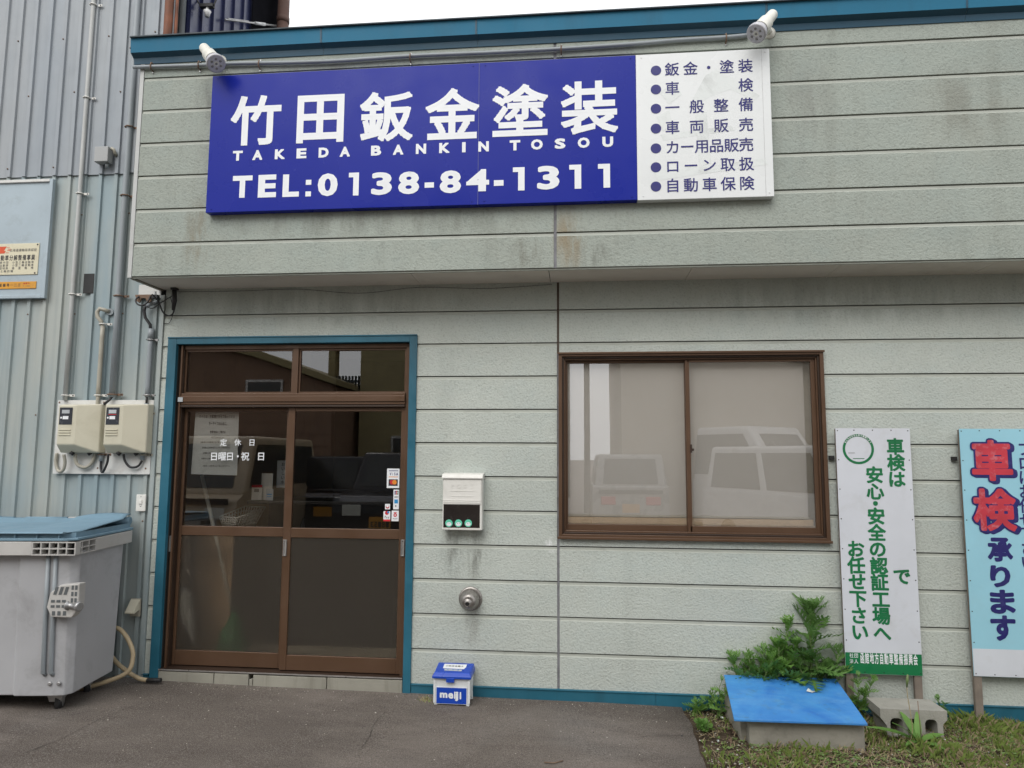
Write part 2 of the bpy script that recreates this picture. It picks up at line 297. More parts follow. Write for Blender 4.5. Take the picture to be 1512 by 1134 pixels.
# ------------------------------------------------------------------ mesh helpers
class MB:
    def __init__(s): s.v = []; s.f = []; s.mi = []; s.sm = []; s.mats = []
    def _m(s, m):
        if m not in s.mats: s.mats.append(m)
        return s.mats.index(m)
    def poly(s, pts, m, smooth=False, faces=None):
        b = len(s.v); s.v += [tuple(p) for p in pts]; k = s._m(m)
        for f in (faces or [tuple(range(len(pts)))]):
            s.f.append(tuple(b + i for i in f)); s.mi.append(k); s.sm.append(smooth)
        return s
    def box(s, x0, x1, y0, y1, z0, z1, m):
        p = [(x, y, z) for z in (z0, z1) for y in (y0, y1) for x in (x0, x1)]
        return s.poly(p, m, False, [(0, 2, 3, 1), (4, 5, 7, 6), (0, 1, 5, 4), (2, 6, 7, 3), (0, 4, 6, 2), (1, 3, 7, 5)])
    def hexa(s, p, m):   # 8 points: bottom 4 (ccw seen from above), top 4
        return s.poly(p, m, False, [(3, 2, 1, 0), (4, 5, 6, 7), (0, 1, 5, 4), (1, 2, 6, 5), (2, 3, 7, 6), (3, 0, 4, 7)])
    def pane(s, x0, x1, y0, y1, z0, z1, m):   # glass sheet: reflecting street face, clear body
        s.poly([(x0, y0, z0), (x1, y0, z0), (x1, y0, z1), (x0, y0, z1)], m)
        p = [(x, y, z) for z in (z0, z1) for y in (y0, y1) for x in (x0, x1)]
        return s.poly(p, 'glasscore', False, [(0, 2, 3, 1), (4, 5, 7, 6), (2, 6, 7, 3), (0, 4, 6, 2), (1, 3, 7, 5)])
    def prism(s, pts, axis, a, b, m, smooth=False):
        """pts: 2-D outline, extruded along axis from a to b"""
        def P(u, w, d): return {'x': (d, u, w), 'y': (u, d, w), 'z': (u, w, d)}[axis]
        n = len(pts); V = [P(u, w, a) for u, w in pts] + [P(u, w, b) for u, w in pts]
        s.poly(V, m, False, [tuple(range(n - 1, -1, -1)), tuple(range(n, 2 * n))])
        return s.poly(V, m, smooth, [(i, (i + 1) % n, n + (i + 1) % n, n + i) for i in range(n)])
    def tube(s, path, r, m, n=10, cap=True):
        path = [Vector(p) for p in path]; rs = r if isinstance(r, (list, tuple)) else [r] * len(path)
        V = []; up = None
        for i, p in enumerate(path):
            d = (path[min(i + 1, len(path) - 1)] - path[max(i - 1, 0)]).normalized()
            if up is None: up = Vector((0, 0, 1)) if abs(d.z) < .9 else Vector((0, 1, 0))
            a = d.cross(up).normalized(); b = a.cross(d).normalized(); up = b
            for k in range(n):
                t_ = 2 * math.pi * k / n; V.append(p + (a * math.cos(t_) + b * math.sin(t_)) * rs[i])
        F = [(i * n + k, i * n + (k + 1) % n, (i + 1) * n + (k + 1) % n, (i + 1) * n + k) for i in range(len(path) - 1) for k in range(n)]
        b0 = len(s.v); s.poly(V, m, True, F)
        if cap:
            k_ = s._m(m)
            s.f.append(tuple(b0 + k for k in range(n - 1, -1, -1))); s.mi.append(k_); s.sm.append(False)
            s.f.append(tuple(b0 + (len(path) - 1) * n + k for k in range(n))); s.mi.append(k_); s.sm.append(False)
        return s
    def lathe(s, prof, org, axis, m, n=24, smooth=True):
        """prof: (distance along axis, radius)"""
        org = Vector(org); d = Vector(axis).normalized(); up = Vector((0, 0, 1)) if abs(d.z) < .9 else Vector((0, 1, 0))
        a = d.cross(up).normalized(); b = a.cross(d).normalized(); V = []
        for h, r in prof:
            for k in range(n):
                t_ = 2 * math.pi * k / n; V.append(org + d * h + (a * math.cos(t_) + b * math.sin(t_)) * max(r, 1e-5))
        F = [(i * n + k, i * n + (k + 1) % n, (i + 1) * n + (k + 1) % n, (i + 1) * n + k) for i in range(len(prof) - 1) for k in range(n)]
        s.poly(V, m, smooth, F); k_ = s._m(m); b0 = len(s.v) - len(V)
        for base, rev in ((0, True), ((len(prof) - 1) * n, False)):
            if (prof[0] if rev else prof[-1])[1] > 1e-4:
                idx = [b0 + base + k for k in range(n)]; s.f.append(tuple(idx[::-1] if rev else idx)); s.mi.append(k_); s.sm.append(False)
        return s
    def mark(s):
        if not hasattr(s, 'marks'): s.marks = []
        if not s.marks or s.marks[-1] != (len(s.v), len(s.f)): s.marks.append((len(s.v), len(s.f)))
    def build_split(s, name, parent):
        mk = s.marks + [(len(s.v), len(s.f))]
        for (v0, f0), (v1, f1) in zip(mk[:-1], mk[1:]):
            if f1 <= f0: continue
            q = MB(); q.v = s.v[v0:v1]; q.f = [tuple(i - v0 for i in f) for f in s.f[f0:f1]]; q.mi = s.mi[f0:f1]; q.sm = s.sm[f0:f1]; q.mats = s.mats
            q.build(name, parent)
    def build(s, name, parent=None, bevel=0, xf=None, seg=2):
        off = parent.matrix_world_off if False else (Vector(POS.get(parent.name, (0, 0, 0))) if parent else Vector((0, 0, 0)))
        V = [Vector(v) for v in s.v]
        if xf is not None: V = [xf @ v for v in V]
        me = bpy.data.meshes.new(name); me.from_pydata([v - off for v in V], [], s.f)
        for m in s.mats: me.materials.append(M[m] if isinstance(m, str) else m)
        me.polygons.foreach_set('material_index', s.mi); me.polygons.foreach_set('use_smooth', s.sm); me.update()
        o = bpy.data.objects.new(name, me); COL.objects.link(o)
        if parent: o.parent = parent; POS[o.name] = off
        if bevel:
            md = o.modifiers.new('bevel', 'BEVEL'); md.width = bevel; md.segments = seg; md.limit_method = 'ANGLE'; md.angle_limit = R(35)
            md.harden_normals = False
        return o
POS = {}
def tag(o, label=None, cat=None, group=None, kind=None):
    for k, v in (('label', label), ('category', cat), ('group', group), ('kind', kind)):
        if v: o[k] = v
    return o
def thing(name, label, cat, loc=(0, 0, 0), group=None):
    o = bpy.data.objects.new(name, None); COL.objects.link(o); o.location = loc; o.empty_display_size = .1
    POS[o.name] = Vector(loc); return tag(o, label, cat, group)

# ---- lettering: glyph outlines filled, thickened by strokes along their contours
_gc = {}
def glyph(ch):
    if ch in _gc: return _gc[ch]
    c = bpy.data.curves.new('glyph', 'FONT'); c.body = ch; c.size = 1; c.resolution_u = 3
    o = bpy.data.objects.new('glyph', c); me = bpy.data.meshes.new_from_object(o)
    V = [(v.co.x, v.co.y) for v in me.vertices]; F = [tuple(p.vertices) for p in me.polygons]
    # merge doubles, drop slivers
    key = {}; remap = []; V2 = []
    for v in V:
        k = (round(v[0], 5), round(v[1], 5))
        if k not in key: key[k] = len(V2); V2.append(v)
        remap.append(key[k])
    F2 = []
    for f in F:
        g = []
        for i in f:
            j = remap[i]
            if j not in g: g.append(j)
        if len(g) > 2: F2.append(tuple(g))
    cnt = {}
    for f in F2:
        for i in range(len(f)):
            e = tuple(sorted((f[i], f[(i + 1) % len(f)]))); cnt[e] = cnt.get(e, 0) + 1
    E_ = [e for e, n in cnt.items() if n == 1]
    bpy.data.objects.remove(o); bpy.data.curves.remove(c); bpy.data.meshes.remove(me)
    _gc[ch] = (V2, F2, E_); return _gc[ch]
rl = random.Random(3)
def put_glyph(mb, ch, mat, org, ux, uz, un, bbox=None, em=None, bold=0.0, shape='round', lift=.0):
    mb.mark()
    """org/ux/uz/un: origin, right, up and outward vectors of the face. bbox=(x0,x1,z0,z1): fit; em=(cx,cz,size): natural size"""
    V, F, E_ = glyph(ch)
    if not V: return
    x0 = min(v[0] for v in V) - bold; x1 = max(v[0] for v in V) + bold; y0 = min(v[1] for v in V) - bold; y1 = max(v[1] for v in V) + bold
    if bbox:
        sx = (bbox[1] - bbox[0]) / (x1 - x0); sy = (bbox[3] - bbox[2]) / (y1 - y0)
        tf = lambda x, y: (bbox[0] + (x - x0) * sx, bbox[2] + (y - y0) * sy)
    else:
        cx, cz, S = em; mx = .5 if ord(ch) > 0x2000 else (x0 + x1) / 2
        tf = lambda x, y: (cx + (x - mx) * S, cz + (y - .36) * S)
    def W(x, y, h):
        a, b = tf(x, y); return org + ux * a + uz * b + un * h
    mb.poly([W(x, y, lift) for x, y in V], mat, False, F)
    if bold > 0:
        for a, b in E_:
            (ax_, ay_), (bx, by) = V[a], V[b]; dx, dy = bx - ax_, by - ay_; L = math.hypot(dx, dy)
            if L < 1e-6: continue
            nx, ny = -dy / L * bold, dx / L * bold; h = lift + rl.uniform(.00005, .0005)
            mb.poly([W(ax_ + nx, ay_ + ny, h), W(bx + nx, by + ny, h), W(bx - nx, by - ny, h), W(ax_ - nx, ay_ - ny, h)], mat)
        for i in {i for e in E_ for i in e}:
            x, y = V[i]; h = lift + rl.uniform(.00005, .0005)
            if shape == 'round':
                mb.poly([W(x + math.cos(k * math.pi / 4) * bold, y + math.sin(k * math.pi / 4) * bold, h) for k in range(8)], mat)
            else:
                mb.poly([W(x + a_ * bold, y + b_ * bold, h) for a_, b_ in ((-1, -1), (1, -1), (1, 1), (-1, 1))], mat)
UX, UZ, UN = Vector((1, 0, 0)), Vector((0, 0, 1)), Vector((0, -1, 0))
def px_glyph(mb, ch, mat, x0, x1, y0, y1, Y, bold, shape='round', lift=.0):
    a = at(x0, y1, Y); b = at(x1, y0, Y)
    put_glyph(mb, ch, mat, Vector((0, Y, 0)), UX, UZ, UN, (a.x, b.x, a.z, b.z), None, bold, shape, lift)
def line(mb, s, mat, x0, x1, zc, h, Y, bold=.02, lift=.0, ux=UX, uz=UZ, un=UN, org=None, shape='round'):
    """a run of characters spread evenly between x0 and x1"""
    n = len(s); w = (x1 - x0) / n
    for i, ch in enumerate(s):
        if ch in ' \u3000': continue
        V, F, E_ = glyph(ch); cx = x0 + w * (i + .5)
        a = min(v[0] for v in V); b = max(v[0] for v in V)
        sx = min(w * .92, h); o_ = org if org is not None else Vector((0, Y, 0))
        c0, c1 = min(v[1] for v in V), max(v[1] for v in V)
        if ord(ch) < 0x2000: bb = (cx - sx * (b - a) / 1.4, cx + sx * (b - a) / 1.4, zc - h / 2 + c0 * h / .72, zc - h / 2 + c1 * h / .72)
        else: bb = (cx + (a - .5) * sx, cx + (b - .5) * sx, zc + (c0 - .36) * h, zc + (c1 - .36) * h)
        put_glyph(mb, ch, mat, o_, ux, uz, un, bb, None, bold, shape, lift)
def disc(mb, m, cx, cz, r, Y, n=24, rx=None):
    rx = rx or r
    mb.poly([(cx + math.cos(2 * math.pi * k / n) * rx, Y, cz + math.sin(2 * math.pi * k / n) * r) for k in range(n)], m)
def rect(mb, m, x0, x1, z0, z1, Y): mb.poly([(x0, Y, z0), (x1, Y, z0), (x1, Y, z1), (x0, Y, z1)], m)

# ------------------------------------------------------------------ ground
def gz(x, y):
    return -.011 * max(-5, min(5, x)) * (1 if y > -3 else max(0, 1 + (y + 3) / 4)) + .004 * noise.noise(Vector((x * 1.3, y * 1.3, 0)))
def edge_x(y):
    return .785 + .025 * noise.noise(Vector((0, y * 5, 3))) + .03 * noise.noise(Vector((0, y * 1.6, 8)))
g = MB()
# soil sheet under everything, out to the horizon
xs = [-300, -60, -20, -8] + [i * .5 for i in range(-12, 2)] + [.5 + i * .04 for i in range(0, 95)] + [5, 8, 20, 60, 300]
ys = [-300, -60, -20, -8, -5, -3, -2.2] + [-1.9 + i * .04 for i in range(0, 49)] + [.1, 3, 20, 60, 300]
def soilz(x, y):
    b = gz(x, y) - .022
    if .5 < x < 4.2 and -1.9 < y < .05:
        b += .016 * noise.noise(Vector((x * 3, y * 3, 1))) + .010 * noise.noise(Vector((x * 14, y * 14, 2))) + (.018 if x > 1.0 else .018 * max(0, (x - .8) / .2))
    return b
V = [(x, y, soilz(x, y)) for y in ys for x in xs]; nx = len(xs)
g.poly(V, 'soil', True, [(j * nx + i, j * nx + i + 1, (j + 1) * nx + i + 1, (j + 1) * nx + i) for j in range(len(ys) - 1) for i in range(nx - 1)])
tag(g.build('ground'), kind='structure')
# asphalt forecourt: left of the weeds and all the street side
a = MB()
ysl = [0.06 - i * .06 for i in range(0, 28)]
xsl = [-9, -7, -5] + [-4.5 + i * .15 for i in range(0, 34)]
rows = []
for y in ysl:
    e = edge_x(y); row = [(x, y, gz(x, y)) for x in xsl if x < e - .08] ; row = row[:36]
    while len(row) < 36: row.append((row[-1][0] + .001, y, row[-1][2]))
    row.append((e, y, gz(e, y) - .002)); row.append((e + .012, y, gz(e, y) - .03)); rows.append(row)
n = len(rows[0]); V = [p for r_ in rows for p in r_]
a.poly(V, 'asphalt', True, [((j + 1) * n + i, (j + 1) * n + i + 1, j * n + i + 1, j * n + i) for j in range(len(rows) - 1) for i in range(n - 1)])
a_obj = tag(a.build('asphalt_forecourt'), kind='structure')
a = MB(); y0 = ysl[-1]
xs2 = [-300, -60, -20, -9, -7, -5, -4, -3, -2, -1, 0, edge_x(y0), 2, 3, 4, 5, 6, 9, 20, 60, 300]; ys2 = [y0, -2, -3, -4, -6, -9, -14, -30, -80, -300]
V = [(x, y, gz(x, y) + (0 if x <= 1 else .0)) for y in ys2 for x in xs2]; nx = len(xs2)
a.poly(V, 'asphalt', True, [((j + 1) * nx + i, (j + 1) * nx + i + 1, j * nx + i + 1, j * nx + i) for j in range(len(ys2) - 1) for i in range(nx - 1)])
tag(a.build('road'), kind='structure')
M['crackmat'] = worn('crack_asphalt', (.045, .038, .032), .95)
# cracks in the asphalt: thin dark slivers lying in the surface
cr = MB()
def crack(pts, w):
    P = []
    for i in range(len(pts) - 1):
        (x0, y0), (x1, y1) = pts[i], pts[i + 1]
        for k in range(6):
            t_ = k / 6; x = x0 + (x1 - x0) * t_; y = y0 + (y1 - y0) * t_
            P.append((x + .012 * noise.noise(Vector((x * 20, y * 20, 5))), y + .012 * noise.noise(Vector((x * 20, y * 20, 9)))))
    L = []; Rr = []
    for i, (x, y) in enumerate(P):
        j = min(i + 1, len(P) - 1); k = max(i - 1, 0); dx, dy = P[j][0] - P[k][0], P[j][1] - P[k][1]; d = math.hypot(dx, dy) or 1
        ww = w * (.3 + abs(noise.noise(Vector((i * .37, 0, 1)))) * 1.6) * (0.3 if i in (0, len(P) - 1) else 1)
        L.append((x - dy / d * ww, y + dx / d * ww, gz(x, y) + .004)); Rr.append((x + dy / d * ww, y - dx / d * ww, gz(x, y) + .004))
    m_ = len(P); cr.poly(L + Rr, 'crackmat', False, [(m_ + i, m_ + i + 1, i + 1, i) for i in range(m_ - 1)])
def gp(px, py):   # point of the ground under a photo pixel
    d = RM @ Vector(((px - 756) / FPX, 1, -(py - 567) / FPX)); q = CAM + d * (-CAM.z / d.z); return (q.x, q.y)
crack([gp(571, 1054), gp(558, 1065), gp(550, 1078), gp(545, 1092), gp(540, 1100), gp(527, 1116)], .002)
crack([gp(1015, 1084), gp(960, 1086), gp(920, 1090)], .002)
crack([gp(200, 1049), gp(150, 1068), gp(90, 1100), gp(20, 1128)], .0025)
crack([gp(60, 1072), gp(110, 1064), gp(140, 1056)], .002)
tag(cr.build('asphalt_cracks'), kind='structure')

# ------------------------------------------------------------------ the office building
office = thing('office_building', 'pale green stucco-sided workshop office with teal trim, overhanging front and brown sliding door', 'building', (0, 0, 0))
PT = .2275; Z0 = .07 + 11 * PT
XR = 5.6
def siding_rows(zs, x_segs, Y, mat, holes, th=.016):
    """each course of each run is one board, cut round the openings"""
    for (xa, xb) in x_segs:
        for i in range(len(zs) - 1):
            zt, zb = zs[i], zs[i + 1]
            cuts = sorted({xa, xb} | {c for h in holes for c in h[:2] if xa < c < xb and h[2] < zt and h[3] > zb})
            mb = MB(); any_ = False
            wob = rl.uniform(-.0012, .0012)
            for ca, cb in zip(cuts[:-1], cuts[1:]):
                mid = (ca + cb) / 2; spans = [(zb, zt)]
                if any(h[0] <= mid <= h[1] and h[2] <= zb and h[3] >= zt for h in holes):
                    if any_: mb.build('siding_board', office); mb = MB(); any_ = False
                    continue
                for h in holes:
                    if h[0] <= mid <= h[1]:
                        ns = []
                        for s0, s1 in spans:
                            if h[2] >= s1 or h[3] <= s0: ns.append((s0, s1)); continue
                            if h[2] > s0: ns.append((s0, h[2]))
                            if h[3] < s1: ns.append((h[3], s1))
                        spans = ns
                for s0, s1 in spans:
                    if s1 - s0 < .004 or cb - ca < .012: continue
                    any_ = True
                    # profile (z, depth toward viewer): dark gap at top, flat lip, chamfer, textured face, under-edge
                    full = [(zt - .0058, .0, 'lip'), (zt - .0058, th * .62, 'lip'), (zt - .021, th * .62, 'lip'), (zt - .026, th, 'lip'), (zb + .002, th + wob, mat), (zb, .0, mat)]
                    pr = []
                    for q in range(len(full) - 1):
                        (za_, da, ma), (zc_, dc, mc) = full[q], full[q + 1]
                        hi, lo = min(za_, s1), max(zc_, s0)
                        if za_ == zc_ and s0 <= za_ <= s1: pr.append(((za_, da), (zc_, dc), mc)); continue
                        if hi <= lo: continue
                        f = lambda z: da + (dc - da) * ((za_ - z) / (za_ - zc_))
                        pr.append(((hi, f(hi)), (lo, f(lo)), mc))
                    for (z1_, d1), (z2_, d2), mm in pr:
                        mb.poly([(ca, Y - d2, z2_), (cb, Y - d2, z2_), (cb, Y - d1, z1_), (ca, Y - d1, z1_)], mm)
                    zt_ = min(s1, zt - .0058)
                    if zt_ > s0:
                        for xe, sg in ((ca, -1), (cb, 1)):
                            if xe in (xa, xb): mb.poly([(xe, Y, s0), (xe, Y - th * .9, s0), (xe, Y - th * .9, zt_), (xe, Y, zt_)][::sg], mat)
            if any_: mb.build('siding_board', office)
# core walls (dark backing seen in the grooves) with openings
DX0, DX1, DZ = -2.735, -1.03, 2.36     # door opening
WX0, WX1, WZ0, WZ1 = .012, 1.725, 1.05, 2.257
b = MB()
b.box(-2.86, DX0, 0, .12, .0, 2.9, 'groove'); b.box(DX0, DX1, 0, .12, DZ, 2.9, 'groove'); b.box(DX1, WX0, 0, .12, -.05, 2.9, 'groove')
b.box(WX0, WX1, 0, .12, -.05, WZ0, 'groove'); b.box(WX0, WX1, 0, .12, WZ1, 2.9, 'groove'); b.box(WX1, XR, 0, .12, -.1, 2.9, 'groove')
b.build('wall_backing', office)
zs = [Z0 + 1 * PT] + [Z0 - k * PT for k in range(0, 12)]
siding_rows(zs, [(-2.845, -.007), (.009, XR)], 0, 'siding', [(-2.802, -.975, -1, 2.404), (.004, 1.733, 1.038, 2.268)])
# vertical sealant joint
j = MB(); j.box(-.007, .009, -.010, 0, .07, 1.04, 'caulk'); j.build('joint_strip', office)
j = MB(); j.box(-.007, .009, -.009, 0, 2.27, 2.76, 'caulk_brown'); j.build('joint_strip', office)
j = MB(); j.box(-.007, .0035, -.009, 0, 1.04, 2.27, 'caulk'); j.build('joint_strip', office)
# teal base flashing
for (x0, x1) in ((-2.86, -2.81), (-.972, .62), (.622, 2.45), (2.452, XR)):
    f = MB(); f.prism([(-.018, -.12), (0, -.12), (0, .074), (-.030, .069), (-.030, .064), (-.024, .062)], 'x', x0, x1, 'teal'); f.build('base_flashing', office)
# fascia box
FD = .356; FZ = [4.41, 4.185, 3.948, 3.711, 3.475, 3.238, 3.001, 2.768]
b = MB(); b.box(-2.885, XR, -FD + .001, -FD + .03, 2.765, 4.44, 'groove'); b.box(-2.885, XR, -FD + .031, 0, 4.36, 4.42, 'groove')
b.box(-2.89, -2.87, -FD + .031, 0, 2.765, 4.36, 'siding_up')
b.build('fascia_backing', office)
siding_rows(FZ, [(-2.872, -.015), (.004, XR)], -FD, 'siding_up', [])
j = MB(); j.box(-.015, .004, -FD - .012, -FD, 2.768, 4.36, 'caulk'); j.build('joint_strip', office)
j = MB(); j.box(-2.902, -2.874, -FD - .02, -FD + .035, 2.76, 4.35, 'caulkl' if False else 'conduit_lt'); j.build('corner_trim', office)
# soffit boards, edge bead
sx = [-2.87, -1.87, -.96, -.05, .86, 1.77, 2.68, 3.59, 4.5, XR]
for x0, x1 in zip(sx[:-1], sx[1:]):
    s_ = MB(); s_.box(x0 + .002, x1 - .002, -FD + .012, -.001, 2.764, 2.774, 'soffit'); s_.build('soffit_board', office)
s_ = MB(); s_.box(-2.885, XR, -FD - .004, -FD + .012, 2.758, 2.767, 'lip'); s_.build('soffit_bead', office)
s_ = MB(); s_.box(-2.895, -2.87, -FD + .012, -.001, 2.755, 2.79, 'concrete'); s_.build('soffit_end_trim', office)
s_ = MB()
for x in sx[1:-1] + [.405, 2.225, -2.4, -.5, 1.3]:
    s_.lathe([(0, .006), (.004, .004), (.006, .0)], (x + .01, -.012, 2.763), (0, 0, -1), 'white', 8)
tag(s_.build('soffit_nails', office), kind='stuff')
s_ = MB(); s_.box(-2.845, XR, -.012, -.001, 2.752, 2.7635, 'caulk_brown'); s_.build('soffit_joint', office)
# teal cap: dark top lip, lighter band, drip, under-lip; in lengths
for x0, x1 in ((-2.95, -1.58), (-1.578, -.52), (-.518, 1.345), (1.347, 2.55), (2.552, XR)):
    c_ = MB()
    c_.prism([(-.40, 4.462), (-.445, 4.455), (-.445, 4.447), (-.42, 4.446), (-.42, 4.47), (.2, 4.50), (.2, 4.47)][::-1], 'x', x0, x1, 'roofdark')
    c_.poly([(x0, -.42, 4.347), (x1, -.42, 4.347), (x1, -.428, 4.447), (x0, -.428, 4.447)], 'teal_cap')
    c_.poly([(x0, -.385, 4.325), (x1, -.385, 4.325), (x1, -.42, 4.347), (x0, -.42, 4.347)], 'teal_dark')
    c_.poly([(x0, -.379, 4.285), (x1, -.379, 4.285), (x1, -.385, 4.325), (x0, -.385, 4.325)], 'teal_dark')
    c_.poly([(x0, -FD, 4.285), (x1, -FD, 4.285), (x1, -.379, 4.285), (x0, -.379, 4.285)], 'teal_dark')
    c_.poly([(x1 - .012, -.4295, 4.447), (x1 - .012, -.4215, 4.347), (x1, -.4215, 4.347), (x1, -.4295, 4.447)], 'teal_dark')
    c_.build('parapet_cap', office)
c_ = MB(); c_.prism([(-.36, 4.285), (-.385, 4.325), (-.42, 4.347), (-.428, 4.447), (-.36, 4.447)], 'x', -2.953, -2.9505, 'teal_cap'); c_.build('cap_end', office)
b = MB(); b.box(-2.6, XR, -.3, 5.5, 4.30, 4.36, 'roofdark'); b.build('roof', office)
b = MB(); b.box(XR - .15, XR, .12, 5.5, -.1, 4.3, 'siding'); b.box(-2.86, XR, 5.4, 5.5, 0, 4.3, 'siding'); b.build('rear_wall', office)
# narrow post between the office and the warehouse
b = MB(); b.box(-2.878, -2.848, -.03, .03, -.02, 2.72, 'clad_lo'); b.build('corner_post', office)

# ---- window
win = MB()
def frame_ring(mb, x0, x1, z0, z1, w, y0, y1, m, wb=None):
    wb = wb or w
    mb.box(x0, x0 + w, y0, y1, z0, z1, m); mb.box(x1 - w, x1, y0, y1, z0, z1, m)
    mb.box(x0 + w, x1 - w, y0, y1, z1 - w, z1, m); mb.box(x0 + w, x1 - w, y0, y1, z0, z0 + wb, m)
frame_ring(win, .004, 1.733, 1.038, 2.268, .024, -.040, .06, 'brown')
frame_ring(win, .028, 1.709, 1.062, 2.244, .012, -.026, .06, 'browndk')
frame_ring(win, .040, 1.697, 1.074, 2.232, .010, -.014, .06, 'brown')
win.box(-.004, 1.741, -.052, -.0405, 1.030, 1.046, 'brown'); win.box(-.002, 1.739, -.05, -.0405, 2.258, 2.272, 'brown')
wo = win.build('window', office, bevel=.002)
for (x0, x1, y0) in ((.050, .874, .028), (.850, 1.687, .002)):
    s_ = MB(); w_ = .030
    s_.box(x0, x0 + w_ * (.5 if x0 < .1 else .9), y0, y0 + .022, 1.084, 2.222, 'brown'); s_.box(x1 - w_ * .9, x1, y0, y0 + .022, 1.084, 2.222, 'brown')
    s_.box(x0 + .015, x1 - .027, y0, y0 + .022, 2.204, 2.222, 'brown'); s_.box(x0 + .015, x1 - .027, y0, y0 + .022, 1.084, 1.122, 'brown')
    s_.build('sash', wo, bevel=.0015)
    p_ = MB(); p_.pane(x0 + .012, x1 - .025, y0 + .009, y0 + .013, 1.12, 2.206, 'glass'); p_.build('pane', wo)
s_ = MB(); s_.box(.872, .885, -.006, .002, 1.60, 1.655, 'browndk'); s_.box(.884, .897, -.006, .0, 1.612, 1.628, 'browndk'); s_.build('latch', wo, bevel=.002)
s_ = MB(); s_.box(.045, 1.63, .060, .063, 1.185, 2.235, 'blind'); s_.box(.045, 1.63, .056, .068, 1.172, 1.184, 'blindframe'); s_.build('blind', wo)
s_ = MB(); s_.box(1.62, 1.72, .10, .16, 1.06, 2.25, 'blindframe'); s_.box(.0, .03, .10, .16, 1.06, 2.25, 'blindframe')
s_.box(.0, 1.72, .062, .26, 1.06, 1.125, 'paleshelf'); s_.box(.06, 1.66, .058, .070, 1.1255, 1.168, 'paleshelf'); s_.build('inner_sill', wo)
s_ = MB(); s_.box(-.2, 2.0, .35, .37, .9, 2.5, 'blindframe'); s_.build('inner_screen', wo)

# ---- entrance
door = MB()   # teal surround
door.box(-2.802, -2.737, -.03, .10, .0, 2.404, 'teal'); door.box(-1.028, -.975, -.03, .10, .0, 2.404, 'teal')
door.box(-2.737, -1.028, -.03, .10, 2.358, 2.404, 'teal'); door.box(-2.803, -.974, -.036, -.0305, 2.400, 2.410, 'teal')
do = door.build('entrance', office, bevel=.002)
f = MB()
f.box(-2.735, -2.700, .02, .10, .10, 2.356, 'browndk'); f.box(-2.715, -2.703, .0, .0195, .10, 2.356, 'brown')
f.box(-1.062, -1.030, .02, .10, .10, 2.356, 'brown'); f.box(-2.700, -1.062, .02, .10, 2.325, 2.356, 'brown')
f.box(-2.700, -1.062, .005, .10, 1.925, 2.005, 'brown'); f.box(-2.700, -1.062, -.004, .0045, 1.945, 1.985, 'brown')
f.box(-2.700, -1.062, .0, .10, 1.906, 1.920, 'browndk'); f.box(-1.885, -1.845, .02, .09, 2.005, 2.325, 'brown')
f.build('door_frame', do, bevel=.002)
for x0, x1 in ((-2.700, -1.885), (-1.845, -1.062)):
    s_ = MB(); frame_ring(s_, x0 + .001, x1 - .001, 2.006, 2.324, .012, .035, .06, 'brown'); s_.build('transom_bead', do)
    p_ = MB(); p_.pane(x0 + .01, x1 - .01, .045, .050, 2.014, 2.314, 'doorglass'); p_.build('transom_pane', do)
def leaf(x0, x1, y0, sl, sr):
    y1 = y0 + .028; m_ = 'brown'
    s_ = MB(); s_.box(x0, x0 + sl, y0, y1, .112, 1.905, m_); s_.box(x1 - sr, x1, y0, y1, .112, 1.905, m_)
    s_.box(x0 + sl, x1 - sr, y0 + .002, y1, 1.877, 1.905, m_); s_.box(x0 + sl, x1 - sr, y0 + .002, y1, 1.000, 1.066, m_)
    s_.box(x0 + sl, x1 - sr, y0 + .002, y1, .112, .212, m_); s_.build('door_leaf', do, bevel=.0025)
    p_ = MB(); p_.pane(x0 + sl - .005, x1 - sr + .005, y0 + .012, y0 + .017, 1.062, 1.88, 'doorglass'); p_.build('upper_pane', do)
    p_ = MB(); p_.box(x0 + sl - .005, x1 - sr + .005, y0 + .012, y0 + .017, .208, 1.004, 'frost'); p_.build('lower_pane', do)
leaf(-2.735 + .037, -1.880, .060, .020, .048)
leaf(-1.905, -1.060, .028, .048, .030)
s_ = MB(); s_.box(-2.735, -2.698, .058, .09, .112, 1.905, 'browndk'); s_.build('door_jamb', do)
for x, z, y in ((-1.893, .93, .026), (-1.058, .945, .018), (-2.722, .945, .018)):
    s_ = MB(); frame_ring(s_, x - .012, x + .012, z - .055, z + .055, .006, y - .008, y + .004, 'steel'); s_.box(x - .006, x + .006, y - .003, y + .003, z - .049, z + .049, 'alu')
    s_.build('pull_handle', do, bevel=.001)
s_ = MB(); s_.box(-2.737, -1.030, -.028, .12, .095, .106, 'browndk'); s_.box(-2.735, -1.032, -.034, -.0285, .1, .108, 'alu'); s_.build('door_track', do)
# writing on the left pane
Yg = .060 + .0105
s_ = MB()
for ch, x, y, sz in (('定', 330, 653.5, 10.5), ('休', 351, 653.5, 10.5), ('日', 372, 653.5, 10.5)):
    p = at(x, y, Yg); put_glyph(s_, ch, 'letterwhite', Vector((0, Yg, 0)), UX, UZ, UN, None, (p.x, p.z, sz * .0050), .014)
for ch, x, y, sz in (('日', 316, 674, 13), ('曜', 328, 674, 13), ('日', 339.5, 674, 13), ('・', 351, 674, 13), ('祝', 362, 674, 13), ('日', 385.5, 674, 13)):
    p = at(x, y, Yg); put_glyph(s_, ch, 'letterwhite', Vector((0, Yg, 0)), UX, UZ, UN, None, (p.x, p.z, sz * .0049), .016)
s_.build_split('white_character', do)
s_ = MB(); p = at(267, 590, .0); s_.box(p.x - .018, p.x + .018, -.008, -.0045, p.z - .016, p.z + .016, 'meterdial'); s_.build('small_sticker', do)
